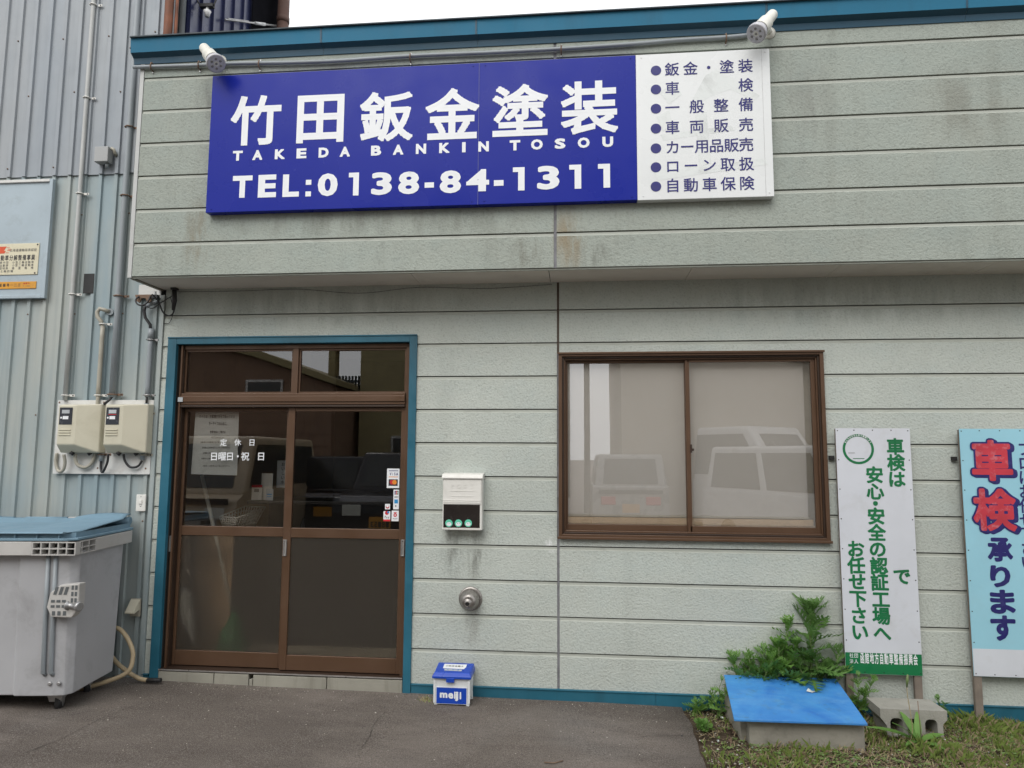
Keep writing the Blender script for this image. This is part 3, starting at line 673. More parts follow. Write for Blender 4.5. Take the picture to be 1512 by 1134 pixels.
# payment stickers on the right pane (stuck outside, on the glass)
Ys = .028 + .0105
def sticker(px0, px1, py0, py1, fn=None, m='letterwhite'):
    a_ = at(px0, py1, Ys); b_ = at(px1, py0, Ys); s_ = MB(); s_.box(a_.x, b_.x, Ys - .0008, Ys + .0004, a_.z, b_.z, m)
    if fn: fn(s_, a_.x, b_.x, a_.z, b_.z, Ys - .0014)
    s_.build('payment_sticker', do)
def st_visa(s, x0, x1, z0, z1, Y):
    w, h = x1 - x0, z1 - z0
    rect(s, 'letternavy', x0 + .14 * w, x1 - .1 * w, z1 - .13 * h, z1 - .095 * h, Y)
    line(s, 'VISA', 'letternavy', x0 + .2 * w, x1 - .1 * w, z1 - .27 * h, h * .15, Y, .035)
    rect(s, 'orangeyellow', x0 + .14 * w, x1 - .1 * w, z1 - .445 * h, z1 - .41 * h, Y)
    rect(s, 'black_ink', x0 + .14 * w, x1 - .12 * w, z0 + .11 * h, z0 + .45 * h, Y)
    disc(s, 'redplain', x0 + .42 * w, z0 + .30 * h, .12 * h, Y - .0004); disc(s, 'orangeyellow', x0 + .62 * w, z0 + .30 * h, .12 * h, Y - .0007)
def st_jcb(s, x0, x1, z0, z1, Y):
    w, h = x1 - x0, z1 - z0
    for i, m_ in enumerate(('letternavy', 'redplain', 'green')): rect(s, m_, x0 + (.2 + i * .24) * w, x0 + (.40 + i * .24) * w, z1 - .25 * h, z1 - .06 * h, Y)
    line(s, 'JCB', 'letterwhite', x0 + .18 * w, x1 - .12 * w, z1 - .155 * h, h * .07, Y - .0004, .03)
    line(s, 'AMEX', 'black_ink', x0 + .15 * w, x1 - .1 * w, z1 - .37 * h, h * .09, Y, .03)
    rect(s, 'azure', x0 + .18 * w, x1 - .18 * w, z0 + .30 * h, z0 + .50 * h, Y)
    disc(s, 'grey_ink', x0 + .45 * w, z0 + .17 * h, .04 * h, Y)
def st_red(s, x0, x1, z0, z1, Y):
    w, h = x1 - x0, z1 - z0; disc(s, 'redplain', (x0 + x1) / 2, z0 + .45 * h, .32 * h, Y); disc(s, 'letterwhite', (x0 + x1) / 2, z0 + .58 * h, .22 * h, Y - .0004)
def st_pay(s, x0, x1, z0, z1, Y):
    w, h = x1 - x0, z1 - z0; rect(s, 'redplain', x0, x1, z0, z0 + .18 * h, Y); line(s, 'Pay', 'black_ink', x0 + .15 * w, x1 - .12 * w, z0 + .42 * h, .26 * h, Y, .03)
    disc(s, 'redplain', x0 + .5 * w, z0 + .84 * h, .20 * h, Y - .0004); disc(s, 'azure', x0 + .68 * w, z0 + .9 * h, .11 * h, Y - .0008)
def st_rpay(s, x0, x1, z0, z1, Y):
    w, h = x1 - x0, z1 - z0; disc(s, 'redplain', (x0 + x1) / 2, z0 + .58 * h, .17 * h, Y); rect(s, 'redplain', x0 + .3 * w, x1 - .3 * w, z0 + .76 * h, z0 + .84 * h, Y)
    disc(s, 'letterwhite', (x0 + x1) / 2, z0 + .58 * h, .07 * h, Y - .0004); line(s, 'PAY', 'black_ink', x0 + .15 * w, x1 - .15 * w, z0 + .24 * h, .13 * h, Y, .03)
sticker(571, 590, 692, 720.5, st_visa); sticker(580.5, 589.5, 723, 752, st_jcb); sticker(568.5, 576, 744, 752, st_red)
sticker(566, 576.5, 755, 769.5, st_pay); sticker(578, 589, 754, 769.5, st_rpay)

# door step: five concrete stones
ds = thing('door_step', 'cracked grey concrete step stones under the brown sliding door', 'step', (-1.88, -.02, .03))
cx = [-2.737, -2.335, -2.088, -2.060, -1.545, -1.028]
for i, (x0, x1) in enumerate(zip(cx[:-1], cx[1:])):
    s_ = MB(); dz = rl.uniform(-.002, .002); s_.box(x0 + .0025, x1 - .0025, -.030 + rl.uniform(-.002, .002), .11, .0, (.092 if i != 2 else .062) + dz, 'stepconc'); s_.build('step_stone', ds, bevel=.004)

# ------------------------------------------------------------------ room behind the door
room = MB()
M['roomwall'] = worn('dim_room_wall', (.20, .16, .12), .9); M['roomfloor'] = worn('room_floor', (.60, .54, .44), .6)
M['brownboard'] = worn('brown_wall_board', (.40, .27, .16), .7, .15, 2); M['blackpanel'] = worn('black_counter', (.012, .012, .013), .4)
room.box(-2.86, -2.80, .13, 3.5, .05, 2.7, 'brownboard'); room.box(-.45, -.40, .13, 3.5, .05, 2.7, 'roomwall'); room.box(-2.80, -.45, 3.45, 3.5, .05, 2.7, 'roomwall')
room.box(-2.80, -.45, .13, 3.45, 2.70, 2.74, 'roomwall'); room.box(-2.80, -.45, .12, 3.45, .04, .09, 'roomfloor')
room.build('room', office)
ct = thing('reception_counter', 'black reception counter standing inside behind the glass door', 'counter', (-1.5, .7, .09))
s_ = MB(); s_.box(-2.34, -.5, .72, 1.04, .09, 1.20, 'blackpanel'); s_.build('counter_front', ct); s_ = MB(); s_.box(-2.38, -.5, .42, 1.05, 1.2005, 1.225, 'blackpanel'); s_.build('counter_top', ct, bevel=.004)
def rectobj(name, label, cat, x0, x1, z0, z1, y, th, m, fn=None):
    t_ = thing(name, label, cat, ((x0 + x1) / 2, y, z0)); s_ = MB(); s_.box(x0, x1, y, y + th, z0, z1, m); s_.build('card', t_)
    if fn: s2 = MB(); fn(s2, x0, x1, z0, z1, y - .001); s2.build('print', t_)
    return t_
def P2(px0, px1, py0, py1, Y):
    a_ = at(px0, py1, Y); b_ = at(px1, py0, Y); return a_.x, b_.x, a_.z, b_.z
M['glowpaper'] = M['white']
x0, x1, z0, z1 = P2(385, 403, 699, 739, .49)
rectobj('arched_card', 'white arched card standing on the black counter behind the left door pane', 'card', x0, x1, 1.226, z1, .49, .006, 'white')
x0, x1, z0, z1 = P2(371, 387.5, 716, 740, .47)
rectobj('red_topped_stand', 'white counter stand with a red top band, left of the arched card', 'display stand', x0, x1, 1.226, z1, .47, .006, 'white', lambda s, a_, b_, c_, d_, y: (rect(s, 'redplain', a_, b_, d_ - .02, d_, y), rect(s, 'grey_ink', a_ + .02, b_ - .025, d_ - .055, d_ - .03, y)))
x0, x1, z0, z1 = P2(392, 403.5, 722, 740, .45)
rectobj('blue_print_card', 'small pale blue printed card in front of the arched card', 'card', x0, x1, 1.226, z1, .45, .006, 'meterdial', lambda s, a_, b_, c_, d_, y: (rect(s, 'azure', a_ + .01, b_ - .01, d_ - .045, d_ - .037, y), rect(s, 'azure', a_ + .01, b_ - .01, d_ - .06, d_ - .055, y)))
x0, x1, z0, z1 = P2(408, 424, 680, 720, .60)
rectobj('hanging_banner', 'pale banner with vertical writing hanging behind the left door pane', 'banner', x0, x1, z0, z1, .60, .004, 'meterdial', lambda s, a_, b_, c_, d_, y: [put_glyph(s, ch, 'black_ink', Vector((0, y, 0)), UX, UZ, UN, None, (b_ - .03, d_ - .03 - i * .035, .032), .02) for i, ch in enumerate('おいしい水')])
s_ = MB(); s_.box(-2.76, -2.46, .40, .43, .092, 1.02, 'brownboard'); tag(s_.build('brown_board', bevel=.003), 'plain brown board leaning inside behind the lower left frosted pane', 'board')
# basket
bk = thing('plastic_basket', 'white slatted plastic basket behind the left door pane', 'basket', (-2.55, .55, 1.0))
p0 = at(335, 770, .55); p1 = at(352, 777, .55); s_ = MB()
xl, xr, zb = at(333, 777, .6).x, at(378, 777, .6).x, at(350, 776, .55).z
rim = [(xl, .50, zb + .07), (xr - .07, .44, zb + .07), (xr, .75, zb + .13), (xl + .06, .78, zb + .13)]; base = [(xl + .02, .52, zb), (xr - .10, .47, zb), (xr - .05, .70, zb), (xl + .07, .73, zb)]
for i in range(4):
    a_, b_, c_, d_ = Vector(rim[i]), Vector(rim[(i + 1) % 4]), Vector(base[(i + 1) % 4]), Vector(base[i])
    s_.tube([a_, b_], .006, 'white', 6); s_.tube([d_, c_], .005, 'white', 6)
    for k in range(0, 9): s_.tube([a_.lerp(b_, k / 8), d_.lerp(c_, k / 8)], .0055, 'white', 5)
    for k in (.25, .5, .75): s_.tube([a_.lerp(d_, k), b_.lerp(c_, k)], .0045, 'white', 5)
s_.build('basket_body', bk)
s_ = MB(); s_.box(xl + .05, xr - .05, .50, .71, .09, zb - .008, 'blackpanel'); o_ = s_.build('low_cabinet'); tag(o_, 'dark low cabinet under the white basket inside the door', 'cabinet')
# mop and dust pan
mp = thing('mop', 'white mop handle leaning inside the left door pane', 'mop', (at(342, 935, .45).x, .45, .09))
s_ = MB(); a_ = at(298, 702, .40); b_ = at(318, 790, .40); c_ = b_ + (b_ - a_) * 1.15; s_.tube([a_, b_, c_], .014, 'lamp', 10); s_.build('handle', mp)
s_ = MB(); s_.tube([a_ + (a_ - b_) * .02, a_ + (b_ - a_) * .08], .013, 'blackpanel', 10); s_.build('grip', mp)
gb = MB(); q = at(345, 930, .24); gb.lathe([(0, .10), (.05, .12), (.2, .09), (.34, .02)], (q.x, .24, .095), (0, 0, 1), 'green', 16)
tag(gb.build('green_bucket'), 'green bucket seen blurred through the frosted lower door pane', 'bucket')
um = thing('clear_umbrella', 'clear vinyl umbrella with white hooked handle behind the frosted pane', 'umbrella', (-2.6, .16, .12))
q0 = at(268, 868, .15); q1 = at(290, 958, .15)
s_ = MB(); s_.tube([q0 + Vector((.01, 0, .0)), q0 + Vector((-.005, 0, .07)), q0 + Vector((.0, 0, .115)), q0 + Vector((.025, 0, .13)), q0 + Vector((.05, 0, .115)), q0 + Vector((.055, 0, .09))], .009, 'ceramic', 8); s_.build('handle', um)
s_ = MB(); s_.tube([q0, q0.lerp(q1, .15), q0.lerp(q1, .5), q1], [.028, .07, .05, .008], 'greyplastic', 10); s_.build('canopy', um)
# poster inside the left pane
pos = thing('notice_poster', 'grey notice poster with Japanese lines taped inside the left door pane', 'poster', (-2.55, .1, 1.2))
a0, a1, a2, a3 = at(289, 608, .11), at(353, 608, .11), at(350, 702, .11), at(282, 700, .11)
s_ = MB(); s_.poly([a3, a2, a1, a0], 'paper'); s_.build('sheet', pos)
s_ = MB()
def pline(txt, px0, px1, py, h, m='black_ink', bold=.01):
    p = at(px0, py, .108); q = at(px1, py, .108); line(s_, txt, m, p.x, q.x, p.z, h, .108, bold)
pline('すべては、お客様の安全で安心できる', 294, 347, 615, .026); pline('カーライフのために。', 308, 337, 625.5, .03)
pline('整備車検のご案内は', 310, 333, 638, .02); pline('国土交通省認証工場', 312, 330, 646, .014, 'grey_ink')
for k, y in enumerate((653, 661, 669, 677, 688)): pline('自動車の点検整備は当工場にお任せ下さい', 296 + 2 * k % 5, 340, y, .014, 'grey_ink')
s_.build('print', pos)

# ------------------------------------------------------------------ warehouse on the left
wh = thing('warehouse', 'tall corrugated steel warehouse in faded pale blue beside the office', 'building', (-4.5, 0, 0))
PIT_ = .1245; X_ = -2.895
def sheet(x1, nrib, z0, z1, y, m, name='cladding_sheet'):
    mb = MB(); prof = []
    for k in range(nrib):
        r0 = x1 - k * PIT_ - .010
        prof += [(r0, 0), (r0 - .004, .016), (r0 - .030, .016), (r0 - .034, 0)]
    prof = [(x1 + .004, 0)] + prof + [(x1 - nrib * PIT_ - .006, 0)]
    for (xa, da), (xb, db) in zip(prof[:-1], prof[1:]):
        mb.poly([(xb, y - db, z0), (xa, y - da, z0), (xa, y - da, z1), (xb, y - db, z1)], m)
        mb.poly([(xb, y - db, z0), (xb, y - db + .002, z0), (xa, y - da + .002, z0), (xa, y - da, z0)], 'clad_gap')
    return mb.build(name, wh)
for i in range(5): sheet(X_ - i * 5 * PIT_, 5, -.02, 3.67, -.001 * (i % 2), 'clad_lo')
for i in range(5): sheet(X_ + .0 - i * 5 * PIT_ + .008, 5, 3.655, 6.2, -.012 - .001 * (i % 2), 'clad_up')
b = MB(); b.box(-6.2, -2.9, .004, .08, -.1, 6.2, 'clad_gap'); b.box(-2.89, -2.86, .02, .05, 2.0, 6.2, 'clad_gap'); b.build('wall_backing', wh)
b = MB(); b.box(-2.90, -2.87, .09, 1.60, 4.3, 7.5, 'navy')
for k in range(9):
    y = .10 + k * .163; b.box(-2.87, -2.850, y, y + .03, 4.3, 7.5, 'navy')
b.build('side_cladding', wh)
b = MB(); b.box(-2.8495, -2.838, 1.05, 1.59, 4.3, 7.5, 'shadedark'); b.build('side_shade_panel', wh)  # added flat panel: the shade at the wall's far end, put in as colour
s_ = MB()
for k in range(24):
    for z in (.35, 1.1, 1.85, 2.6, 3.35, 3.72, 4.3, 4.75):
        if (k + int(z * 3)) % 3 == 0:
            x = X_ - k * PIT_ - .027; s_.lathe([(0, .006), (.003, .006), (.006, .003)], (x, -.016 - (.013 if z > 3.66 else 0), z + rl.uniform(-.01, .01)), (0, -1, 0), 'rustysteel', 8)
tag(s_.build('screws', wh), kind='stuff')
# white panel + bracket up at the corner of the overhang
s_ = MB(); s_.box(-3.05, -2.88, -.028, -.018, 2.70, 2.80, 'backboard'); s_.build('white_patch', wh)
s_ = MB(); s_.box(-3.4935, -3.4115, -.0185, -.0175, 2.745, 2.894, 'black'); s_.box(-3.47, -3.4135, -.0190, -.0186, 2.75, 2.888, 'black'); s_.build('black_tape', wh)
# sign board with plates
bd = thing('wall_board', 'pale blue-grey framed metal board on the warehouse wall carrying two plates', 'board', (-4.3, -.02, 2.71))
s_ = MB(); s_.box(-4.9, -3.80, -.034, -.020, 2.735, 3.60, 'clad_board' if 'clad_board' in M else 'skyboard' if 'skyboard' in M else 'backboard'); 
M['skyboard'] = worn('pale_blue_board', srgb(162, 176, 184), .5, .10, 3, (.16, .17, .17), .4, .1, 20)
s_.mats = ['skyboard']; s_.build('board_sheet', bd)
s_ = MB(); s_.box(-3.80, -3.772, -.048, -.020, 2.71, 3.62, 'skyboard'); s_.box(-4.9, -3.80, -.048, -.020, 3.60, 3.622, 'backboard'); s_.box(-4.9, -3.80, -.048, -.020, 2.71, 2.735, 'skyboard'); s_.build('board_frame', bd, bevel=.003)
pl = thing('certification_plate', 'cream vehicle-repair certification plate on the pale wall board', 'plate', (-4.0, -.037, 2.89))
s_ = MB(); s_.box(-4.45, -3.849, -.040, -.0345, 2.892, 3.130, 'cream'); s_.build('plate_sheet', pl, bevel=.001)
s_ = MB(); Yp = -.0405
line(s_, '北海道運輸局長認証', 'grey_ink', -4.085, -3.865, 3.078, .025, Yp, .01); line(s_, '小型自動車分解整備事業', 'black_ink', -4.26, -3.873, 3.020, .046, Yp, .018)
for k, tx in enumerate(('普通自動車中型 小型三輪自動車', '小型四輪自動車 小型二輪自動車', '原動機大型特殊 検 査 整 備', '軽自動車三輪四輪')): line(s_, tx, 'grey_ink', -4.26, (-3.88 if k < 3 else -4.04), 2.985 - k * .022, .021, Yp, .012)
s_.prism([(-4.20, 3.055), (-4.125, 3.055), (-4.115, 3.075), (-4.13, 3.075), (-4.11, 3.108), (-4.20, 3.108)], 'y', Yp - .0004, Yp, 'orange')
for q in (0, .012): s_.box(-4.115 + q, -4.09 + q, Yp - .0003, Yp, 3.058 + q * 1.5, 3.062 + q * 1.5, 'orange'); s_.box(-4.11 + q, -4.085 + q, Yp - .0003, Yp, 3.098 - q, 3.101 - q, 'orange')
for x, z in ((-3.862, 3.118), (-3.868, 2.902)): s_.lathe([(0, .006), (.002, .006)], (x, Yp, z), (0, -1, 0), 'black', 8)
s_.build('print', pl)
pl = thing('amber_plate', 'narrow amber plate with small dark writing below the cream plate', 'plate', (-4.0, -.037, 2.786))
s_ = MB(); s_.box(-4.5, -3.852, -.040, -.0345, 2.786, 2.839, 'amber'); s_.build('plate_sheet', pl, bevel=.001)
s_ = MB(); line(s_, '自動車分解整備事業認証番号一二三', 'black_ink', -4.45, -3.97, 2.813, .026, Yp, .02); line(s_, '函館市', 'redplain', -3.955, -3.90, 2.824, .014, Yp, .02); line(s_, '2-1356', 'grey_ink', -3.955, -3.90, 2.806, .012, Yp, .02); s_.build('print', pl)

# pipes on the warehouse wall
def clip(mb, x, y, z, r, m, side=1):
    mb.tube([(x - r * 1.15, y + .02, z), (x - r * 1.15, y - r * .6, z), (x, y - r * 1.25, z), (x + r * 1.15, y - r * .6, z), (x + r * 1.15, y + .02, z)], .005, m, 6)
    mb.box(x + r, x + r + .045, y + r * .6, y + r * .6 + .004, z - .008, z + .008, m); mb.lathe([(0, .005), (.003, .004)], (x + r + .033, y + r * .6, z), (0, -1, 0), 'black', 8)
def vpipe(name, label, x, y, z0, z1, r, m, clips, clipm, extra=None):
    t_ = thing(name, label, 'pipe', (x, y, z0)); s_ = MB(); s_.tube([(x, y, z0 + (z1 - z0) * k / 6) for k in range(7)], r, m, 14); s_.build('pipe', t_)
    for z in clips:
        c_ = MB(); clip(c_, x, y, z, r + .003, clipm); c_.build('pipe_clip', t_)
    if extra: extra(t_)
    return t_
vpipe('cable_pipe', 'pale grey pipe running the full height of the warehouse wall to the left meter', -3.556, -.040, 1.955, 6.1, .0155, 'conduit_lt', (5.0, 4.25, 3.50, 2.735, 1.99), 'white')
def hook2(t_):
    s_ = MB(); s_.tube([(-3.312, -.04, 2.50), (-3.316, -.042, 2.53), (-3.345, -.045, 2.565), (-3.35, -.045, 2.60), (-3.335, -.04, 2.625), (-3.30, -.035, 2.615), (-3.275, -.015, 2.605)], .0145, 'conduit_be', 10); s_.build('pipe_elbow', t_)
    s_ = MB(); s_.lathe([(0, .026), (.006, .024)], (-3.272, -.014, 2.605), (.3, -1, 0), 'conduit', 14); s_.build('wall_collar', t_)
vpipe('hooked_pipe', 'short grey pipe ending in a hooked elbow above the gap between the meters', -3.302, -.040, 1.97, 2.50, .0155, 'conduit_be', (2.51, 1.99), 'white', hook2)
vpipe('thick_pipe', 'thick blue-grey pipe running up behind the edge of the overhang to the right meter', -3.192, -.044, 1.975, 6.1, .0215, 'conduit', (4.62, 4.00, 3.47, 2.715, 1.995), 'rustysteel')
def top4(t_):
    s_ = MB(); s_.tube([(-2.928, -.04, 2.44), (-2.935, -.045, 2.50), (-2.972, -.05, 2.55), (-2.985, -.05, 2.60), (-2.978, -.05, 2.635), (-2.955, -.04, 2.65)], .011, 'cable', 8); s_.build('cable', t_)
    s_ = MB(); s_.tube([(-2.975, -.05, 2.635), (-2.92, -.03, 2.665), (-2.908, -.012, 2.672)], .014, 'conduit', 10); s_.build('pipe_stub', t_)
    s_ = MB(); s_.tube([(-2.928, -.04, 2.40), (-2.928, -.04, 2.47)], .021, 'conduit', 12); s_.build('pipe_socket', t_)
vpipe('stub_pipe', 'grey pipe with a bent black cable at its top beside the rusty corner', -2.928, -.040, 1.975, 2.42, .0165, 'conduit', (2.39, 1.99), 'steel', top4)
vpipe('rusty_pipe', 'rust red pipe standing at the warehouse corner above the teal roof edge', at(249, 25, -.04).x, -.04, 4.3, 7.0, .031, 'rust', (), 'rust')
vpipe('thin_rusty_pipe', 'thin rusty orange pipe right beside the thick rust red pipe', at(260.5, 25, -.02).x, -.02, 4.3, 7.0, .011, 'rust', (), 'rust')

# ---- meter board, meters
mb_ = thing('meter_board', 'white backing board screwed to the warehouse wall behind two electricity meters', 'board', (-3.25, -.02, 1.43))
for x0, x1 in ((-3.618, -3.250), (-3.249, -2.882)):
    s_ = MB(); s_.box(x0, x1, -.030, -.018, 1.428, 1.956, 'backboard'); s_.build('board_panel', mb_, bevel=.0015)
s_ = MB()
for x, z in ((-3.277, 1.470), (-3.222, 1.470), (-2.915, 1.470), (-3.605, 1.94), (-2.895, 1.83), (-3.262, 1.94)): s_.lathe([(0, .007), (.003, .005)], (x, -.030, z), (0, -1, 0), 'rustysteel', 8)
tag(s_.build('board_screws', mb_), kind='stuff')
def meter(dx, lab, extra):
    t_ = thing('electricity_meter', lab, 'electricity meter', (dx, -.03, 1.56), 'cream electricity meters on the white board')
    s_ = MB()   # moulded case: wide back, chamfered sides (left flank thin, right flank wide), window face set left
    w0, w1, z0, z1 = dx - .150, dx + .150, 1.575, 1.925
    back = [(w0, -.031, z0), (w1, -.031, z0), (w1, -.031, z1), (w0, -.031, z1)]
    mid = [(w0 + .004, -.095, z0 + .004), (w1 - .004, -.095, z0 + .004), (w1 - .004, -.095, z1 - .004), (w0 + .004, -.095, z1 - .004)]
    frt = [(w0 + .012, -.148, z0 + .060), (w0 + .148, -.148, z0 + .060), (w0 + .148, -.148, z1 - .012), (w0 + .012, -.148, z1 - .012)]
    s_.poly(back + mid + frt, 'meter', False, [(8, 9, 10, 11), (0, 4, 7, 3), (1, 2, 6, 5), (0, 1, 5, 4), (3, 7, 6, 2), (4, 5, 9, 8), (5, 6, 10, 9), (6, 7, 11, 10), (7, 4, 8, 11), (0, 3, 2, 1)])
    s_.build('meter_case', t_, bevel=.008, seg=3)
    s_ = MB(); s_.box(dx - .127, dx - .030, -.1505, -.1485, 1.775, 1.895, 'meterwin'); o_ = s_.build('meter_window', t_, bevel=.002)
    s_ = MB(); s_.box(dx - .108, dx - .052, -.1518, -.1508, 1.853, 1.878, 'meterdial'); s_.box(dx - .100, dx - .058, -.1518, -.1508, 1.812, 1.834, 'letterwhite'); disc(s_, 'letterwhite', dx - .112, 1.823, .007, -.1512, 10)
    if extra: rect(s_, 'redplain', dx - .11, dx - .05, 1.843, 1.847, -.1512)
    s_.build('label', o_)
    for k in range(3):
        s_ = MB(); s_.box(dx - .125, dx - .035, -.1535, -.1475, 1.735 - k * .018, 1.741 - k * .018, 'meter'); s_.build('ridge', t_, bevel=.001)
    s_ = MB(); s_.tube([(dx - .06, -.105, 1.583), (dx - .045, -.09, 1.566)], .013, 'black', 10); s_.tube([(dx + .055, -.075, 1.583), (dx + .065, -.065, 1.566)], .015, 'black', 10); s_.build('cable_entry', t_)
    return t_
meter(-3.375, 'left of the two cream electricity meters, fed by grey pipes', False)
meter(-3.025, 'right of the two cream electricity meters, fed by black cables', True)
def loop(name, lab, pts, r, m, cat='cable'):
    s_ = MB(); s_.tube(pts, r, m, 10); return tag(s_.build(name), lab, cat)
def sm(pts, n=6):   # Catmull-Rom
    P = [Vector(p) for p in pts]; P = [P[0] * 2 - P[1]] + P + [P[-1] * 2 - P[-2]]; out = []
    for i in range(1, len(P) - 2):
        for k in range(n):
            t_ = k / n; out.append(.5 * ((2 * P[i]) + (P[i + 1] - P[i - 1]) * t_ + (2 * P[i - 1] - 5 * P[i] + 4 * P[i + 1] - P[i + 2]) * t_ ** 2 + (3 * P[i] - P[i - 1] - 3 * P[i + 1] + P[i + 2]) * t_ ** 3))
    return out + [P[-2]]
loop('pipe_loop', 'small beige loop of pipe under the left side of the left meter', sm([(-3.585, -.045, 1.575), (-3.588, -.045, 1.51), (-3.565, -.05, 1.455), (-3.535, -.06, 1.445), (-3.505, -.07, 1.46), (-3.490, -.08, 1.51), (-3.495, -.09, 1.565)]), .011, 'conduit_be')
loop('curved_pipe', 'beige pipe passing between the meters and curving up into the left meter', sm([(-3.300, -.045, 1.99), (-3.298, -.045, 1.85), (-3.292, -.045, 1.70), (-3.295, -.045, 1.56), (-3.315, -.05, 1.50), (-3.355, -.055, 1.475), (-3.40, -.065, 1.49), (-3.42, -.07, 1.53), (-3.418, -.075, 1.57)]), .012, 'conduit_be')
loop('black_cable_loop', 'black cable loop under the left side of the right meter', sm([(-3.243, -.045, 1.53), (-3.243, -.045, 1.48), (-3.232, -.05, 1.448), (-3.215, -.055, 1.445), (-3.19, -.07, 1.475), (-3.165, -.085, 1.52), (-3.160, -.09, 1.57)]), .008, 'cable')
loop('black_cable_curve', 'black cable curving from the right meter to the grey pipe beside it', sm([(-3.06, -.07, 1.57), (-3.05, -.065, 1.525), (-3.02, -.06, 1.485), (-2.985, -.055, 1.478), (-2.955, -.05, 1.49), (-2.935, -.045, 1.525)]), .008, 'cable')
loop('black_feed_cable', 'short slanted black cable feeding the top of the right meter', [(-3.188, -.045, 1.985), (-3.20, -.06, 1.955), (-3.225, -.08, 1.92)], .009, 'cable')
t_ = thing('riser_pipe', 'grey pipe piece on the board right of the right meter', 'pipe', (-2.928, -.045, 1.52))
s_ = MB(); s_.tube([(-2.928, -.045, 1.93), (-2.932, -.045, 1.53)], .0155, 'conduit', 12); s_.build('pipe', t_)
s_ = MB(); s_.tube([(-2.928, -.042, 1.99), (-2.928, -.045, 1.925)], .008, 'cable', 8); s_.build('cable', t_)
for z in (1.86, 1.565): c_ = MB(); clip(c_, -2.930, -.045, z, .018, 'conduit_be'); c_.build('pipe_clip', t_)
t_ = thing('pipe_end', 'short grey pipe end under the gap between the two meters', 'pipe', (-3.243, -.045, 1.52))
s_ = MB(); s_.tube([(-3.243, -.045, 1.585), (-3.243, -.045, 1.52)], .0155, 'conduit', 12); s_.build('pipe', t_); c_ = MB(); clip(c_, -3.243, -.045, 1.567, .018, 'rustysteel'); c_.build('pipe_clip', t_)
# doorbell switch and vent cover
t_ = thing('door_bell', 'white switch plate with a small push button beside the entrance', 'door bell', (-2.936, -.018, 1.17))
s_ = MB(); s_.box(-2.972, -2.901, -.030, -.016, 1.170, 1.287, 'white'); s_.build('plate', t_, bevel=.004); s_ = MB(); s_.box(-2.948, -2.925, -.037, -.0305, 1.222, 1.250, 'white'); s_.build('button', t_, bevel=.002)
s_ = MB(); s_.poly([(-2.945, -.0310, 1.212), (-2.935, -.0310, 1.200), (-2.925, -.0310, 1.212), (-2.935, -.0310, 1.206)], 'black_ink'); s_.lathe([(0, .003), (.001, .003)], (-2.936, -.030, 1.272), (0, -1, 0), 'black', 8); s_.build('mark', t_)
t_ = thing('vent_cover', 'beige hooded outlet cover low on the wall right of the wheeled bin', 'cover', (-2.93, -.018, .45))
s_ = MB(); s_.box(-2.972, -2.895, -.024, -.016, .450, .572, 'conduit_be'); s_.build('plate', t_, bevel=.003)
s_ = MB(); s_.prism([(-.0245, .568), (-.0245, .495), (-.085, .480), (-.085, .490)], 'x', -2.968, -2.902, 'meter'); s_.build('hood', t_, bevel=.002)
t_ = thing('junction_box', 'grey square junction box on the upper corrugated wall', 'junction box', (-3.36, -.03, 3.72))
s_ = MB(); s_.box(-3.425, -3.318, -.09, -.030, 3.722, 3.838, 'greyplastic'); s_.build('box', t_, bevel=.004)
s_ = MB(); s_.tube([(-3.318, -.055, 3.835), (-3.298, -.055, 3.825), (-3.292, -.05, 3.800), (-3.296, -.03, 3.79)], .012, 'conduit_be', 8); s_.tube([(-3.345, -.05, 3.725), (-3.345, -.05, 3.69)], .014, 'conduit', 8); s_.build('cable_gland', t_)

# bracket, cables at the overhang corner
t_ = thing('cable_bracket', 'rusty bracket with coiled black cables under the left end of the overhang', 'bracket', (-3.0, -.05, 2.68))
s_ = MB(); s_.prism([(-3.045, 2.715), (-2.925, 2.715), (-2.925, 2.665), (-2.945, 2.655), (-2.965, 2.69), (-2.995, 2.69), (-3.01, 2.655), (-3.03, 2.668)], 'y', -.075, -.060, 'rustysteel'); s_.build('bracket', t_)
s_ = MB(); s_.tube(sm([(-3.01, -.08, 2.70), (-3.02, -.10, 2.67), (-2.995, -.11, 2.635), (-2.95, -.11, 2.63), (-2.925, -.10, 2.66), (-2.915, -.09, 2.70)]), .006, 'cable', 8)
s_.tube(sm([(-2.90, -.10, 2.71), (-2.86, -.08, 2.66), (-2.84, -.05, 2.59), (-2.80, -.04, 2.565), (-2.765, -.04, 2.59), (-2.755, -.05, 2.66), (-2.765, -.07, 2.74)]), .0055, 'cable', 8)
s_.tube(sm([(-2.97, -.08, 2.64), (-2.91, -.07, 2.615), (-2.85, -.06, 2.66), (-2.79, -.05, 2.70), (-2.76, -.05, 2.72)]), .0035, 'cable', 6)
s_.tube(sm([(-2.79, -.05, 2.70), (-2.775, -.03, 2.60), (-2.80, -.025, 2.52), (-2.845, -.025, 2.51)]), .0025, 'cable', 6)
s_.tube([(-2.757, -.06, 2.755), (-2.752, -.06, 2.67), (-2.757, -.06, 2.60)], [.016, .018, .010], 'cable', 8)
s_.box(-2.775, -2.735, -.08, -.04, 2.748, 2.762, 'cable'); s_.box(-2.905, -2.865, -.09, -.06, 2.685, 2.71, 'cable'); s_.tube([(-2.90, -.06, 2.74), (-2.90, -.06, 2.68)], .008, 'greyplastic', 8)
s_.build('cables', t_)
s_ = MB(); s_.tube(sm([(-2.76, -.02, 2.745), (-2.3, -.02, 2.742), (-1.86, -.02, 2.748), (-1.4, -.022, 2.710), (-.97, -.02, 2.745), (-.5, -.021, 2.728), (-.04, -.02, 2.748)], 8), .0014, 'cable', 5)
tag(s_.build('thin_wire'), 'thin dark wire sagging along the wall just under the soffit', 'wire')

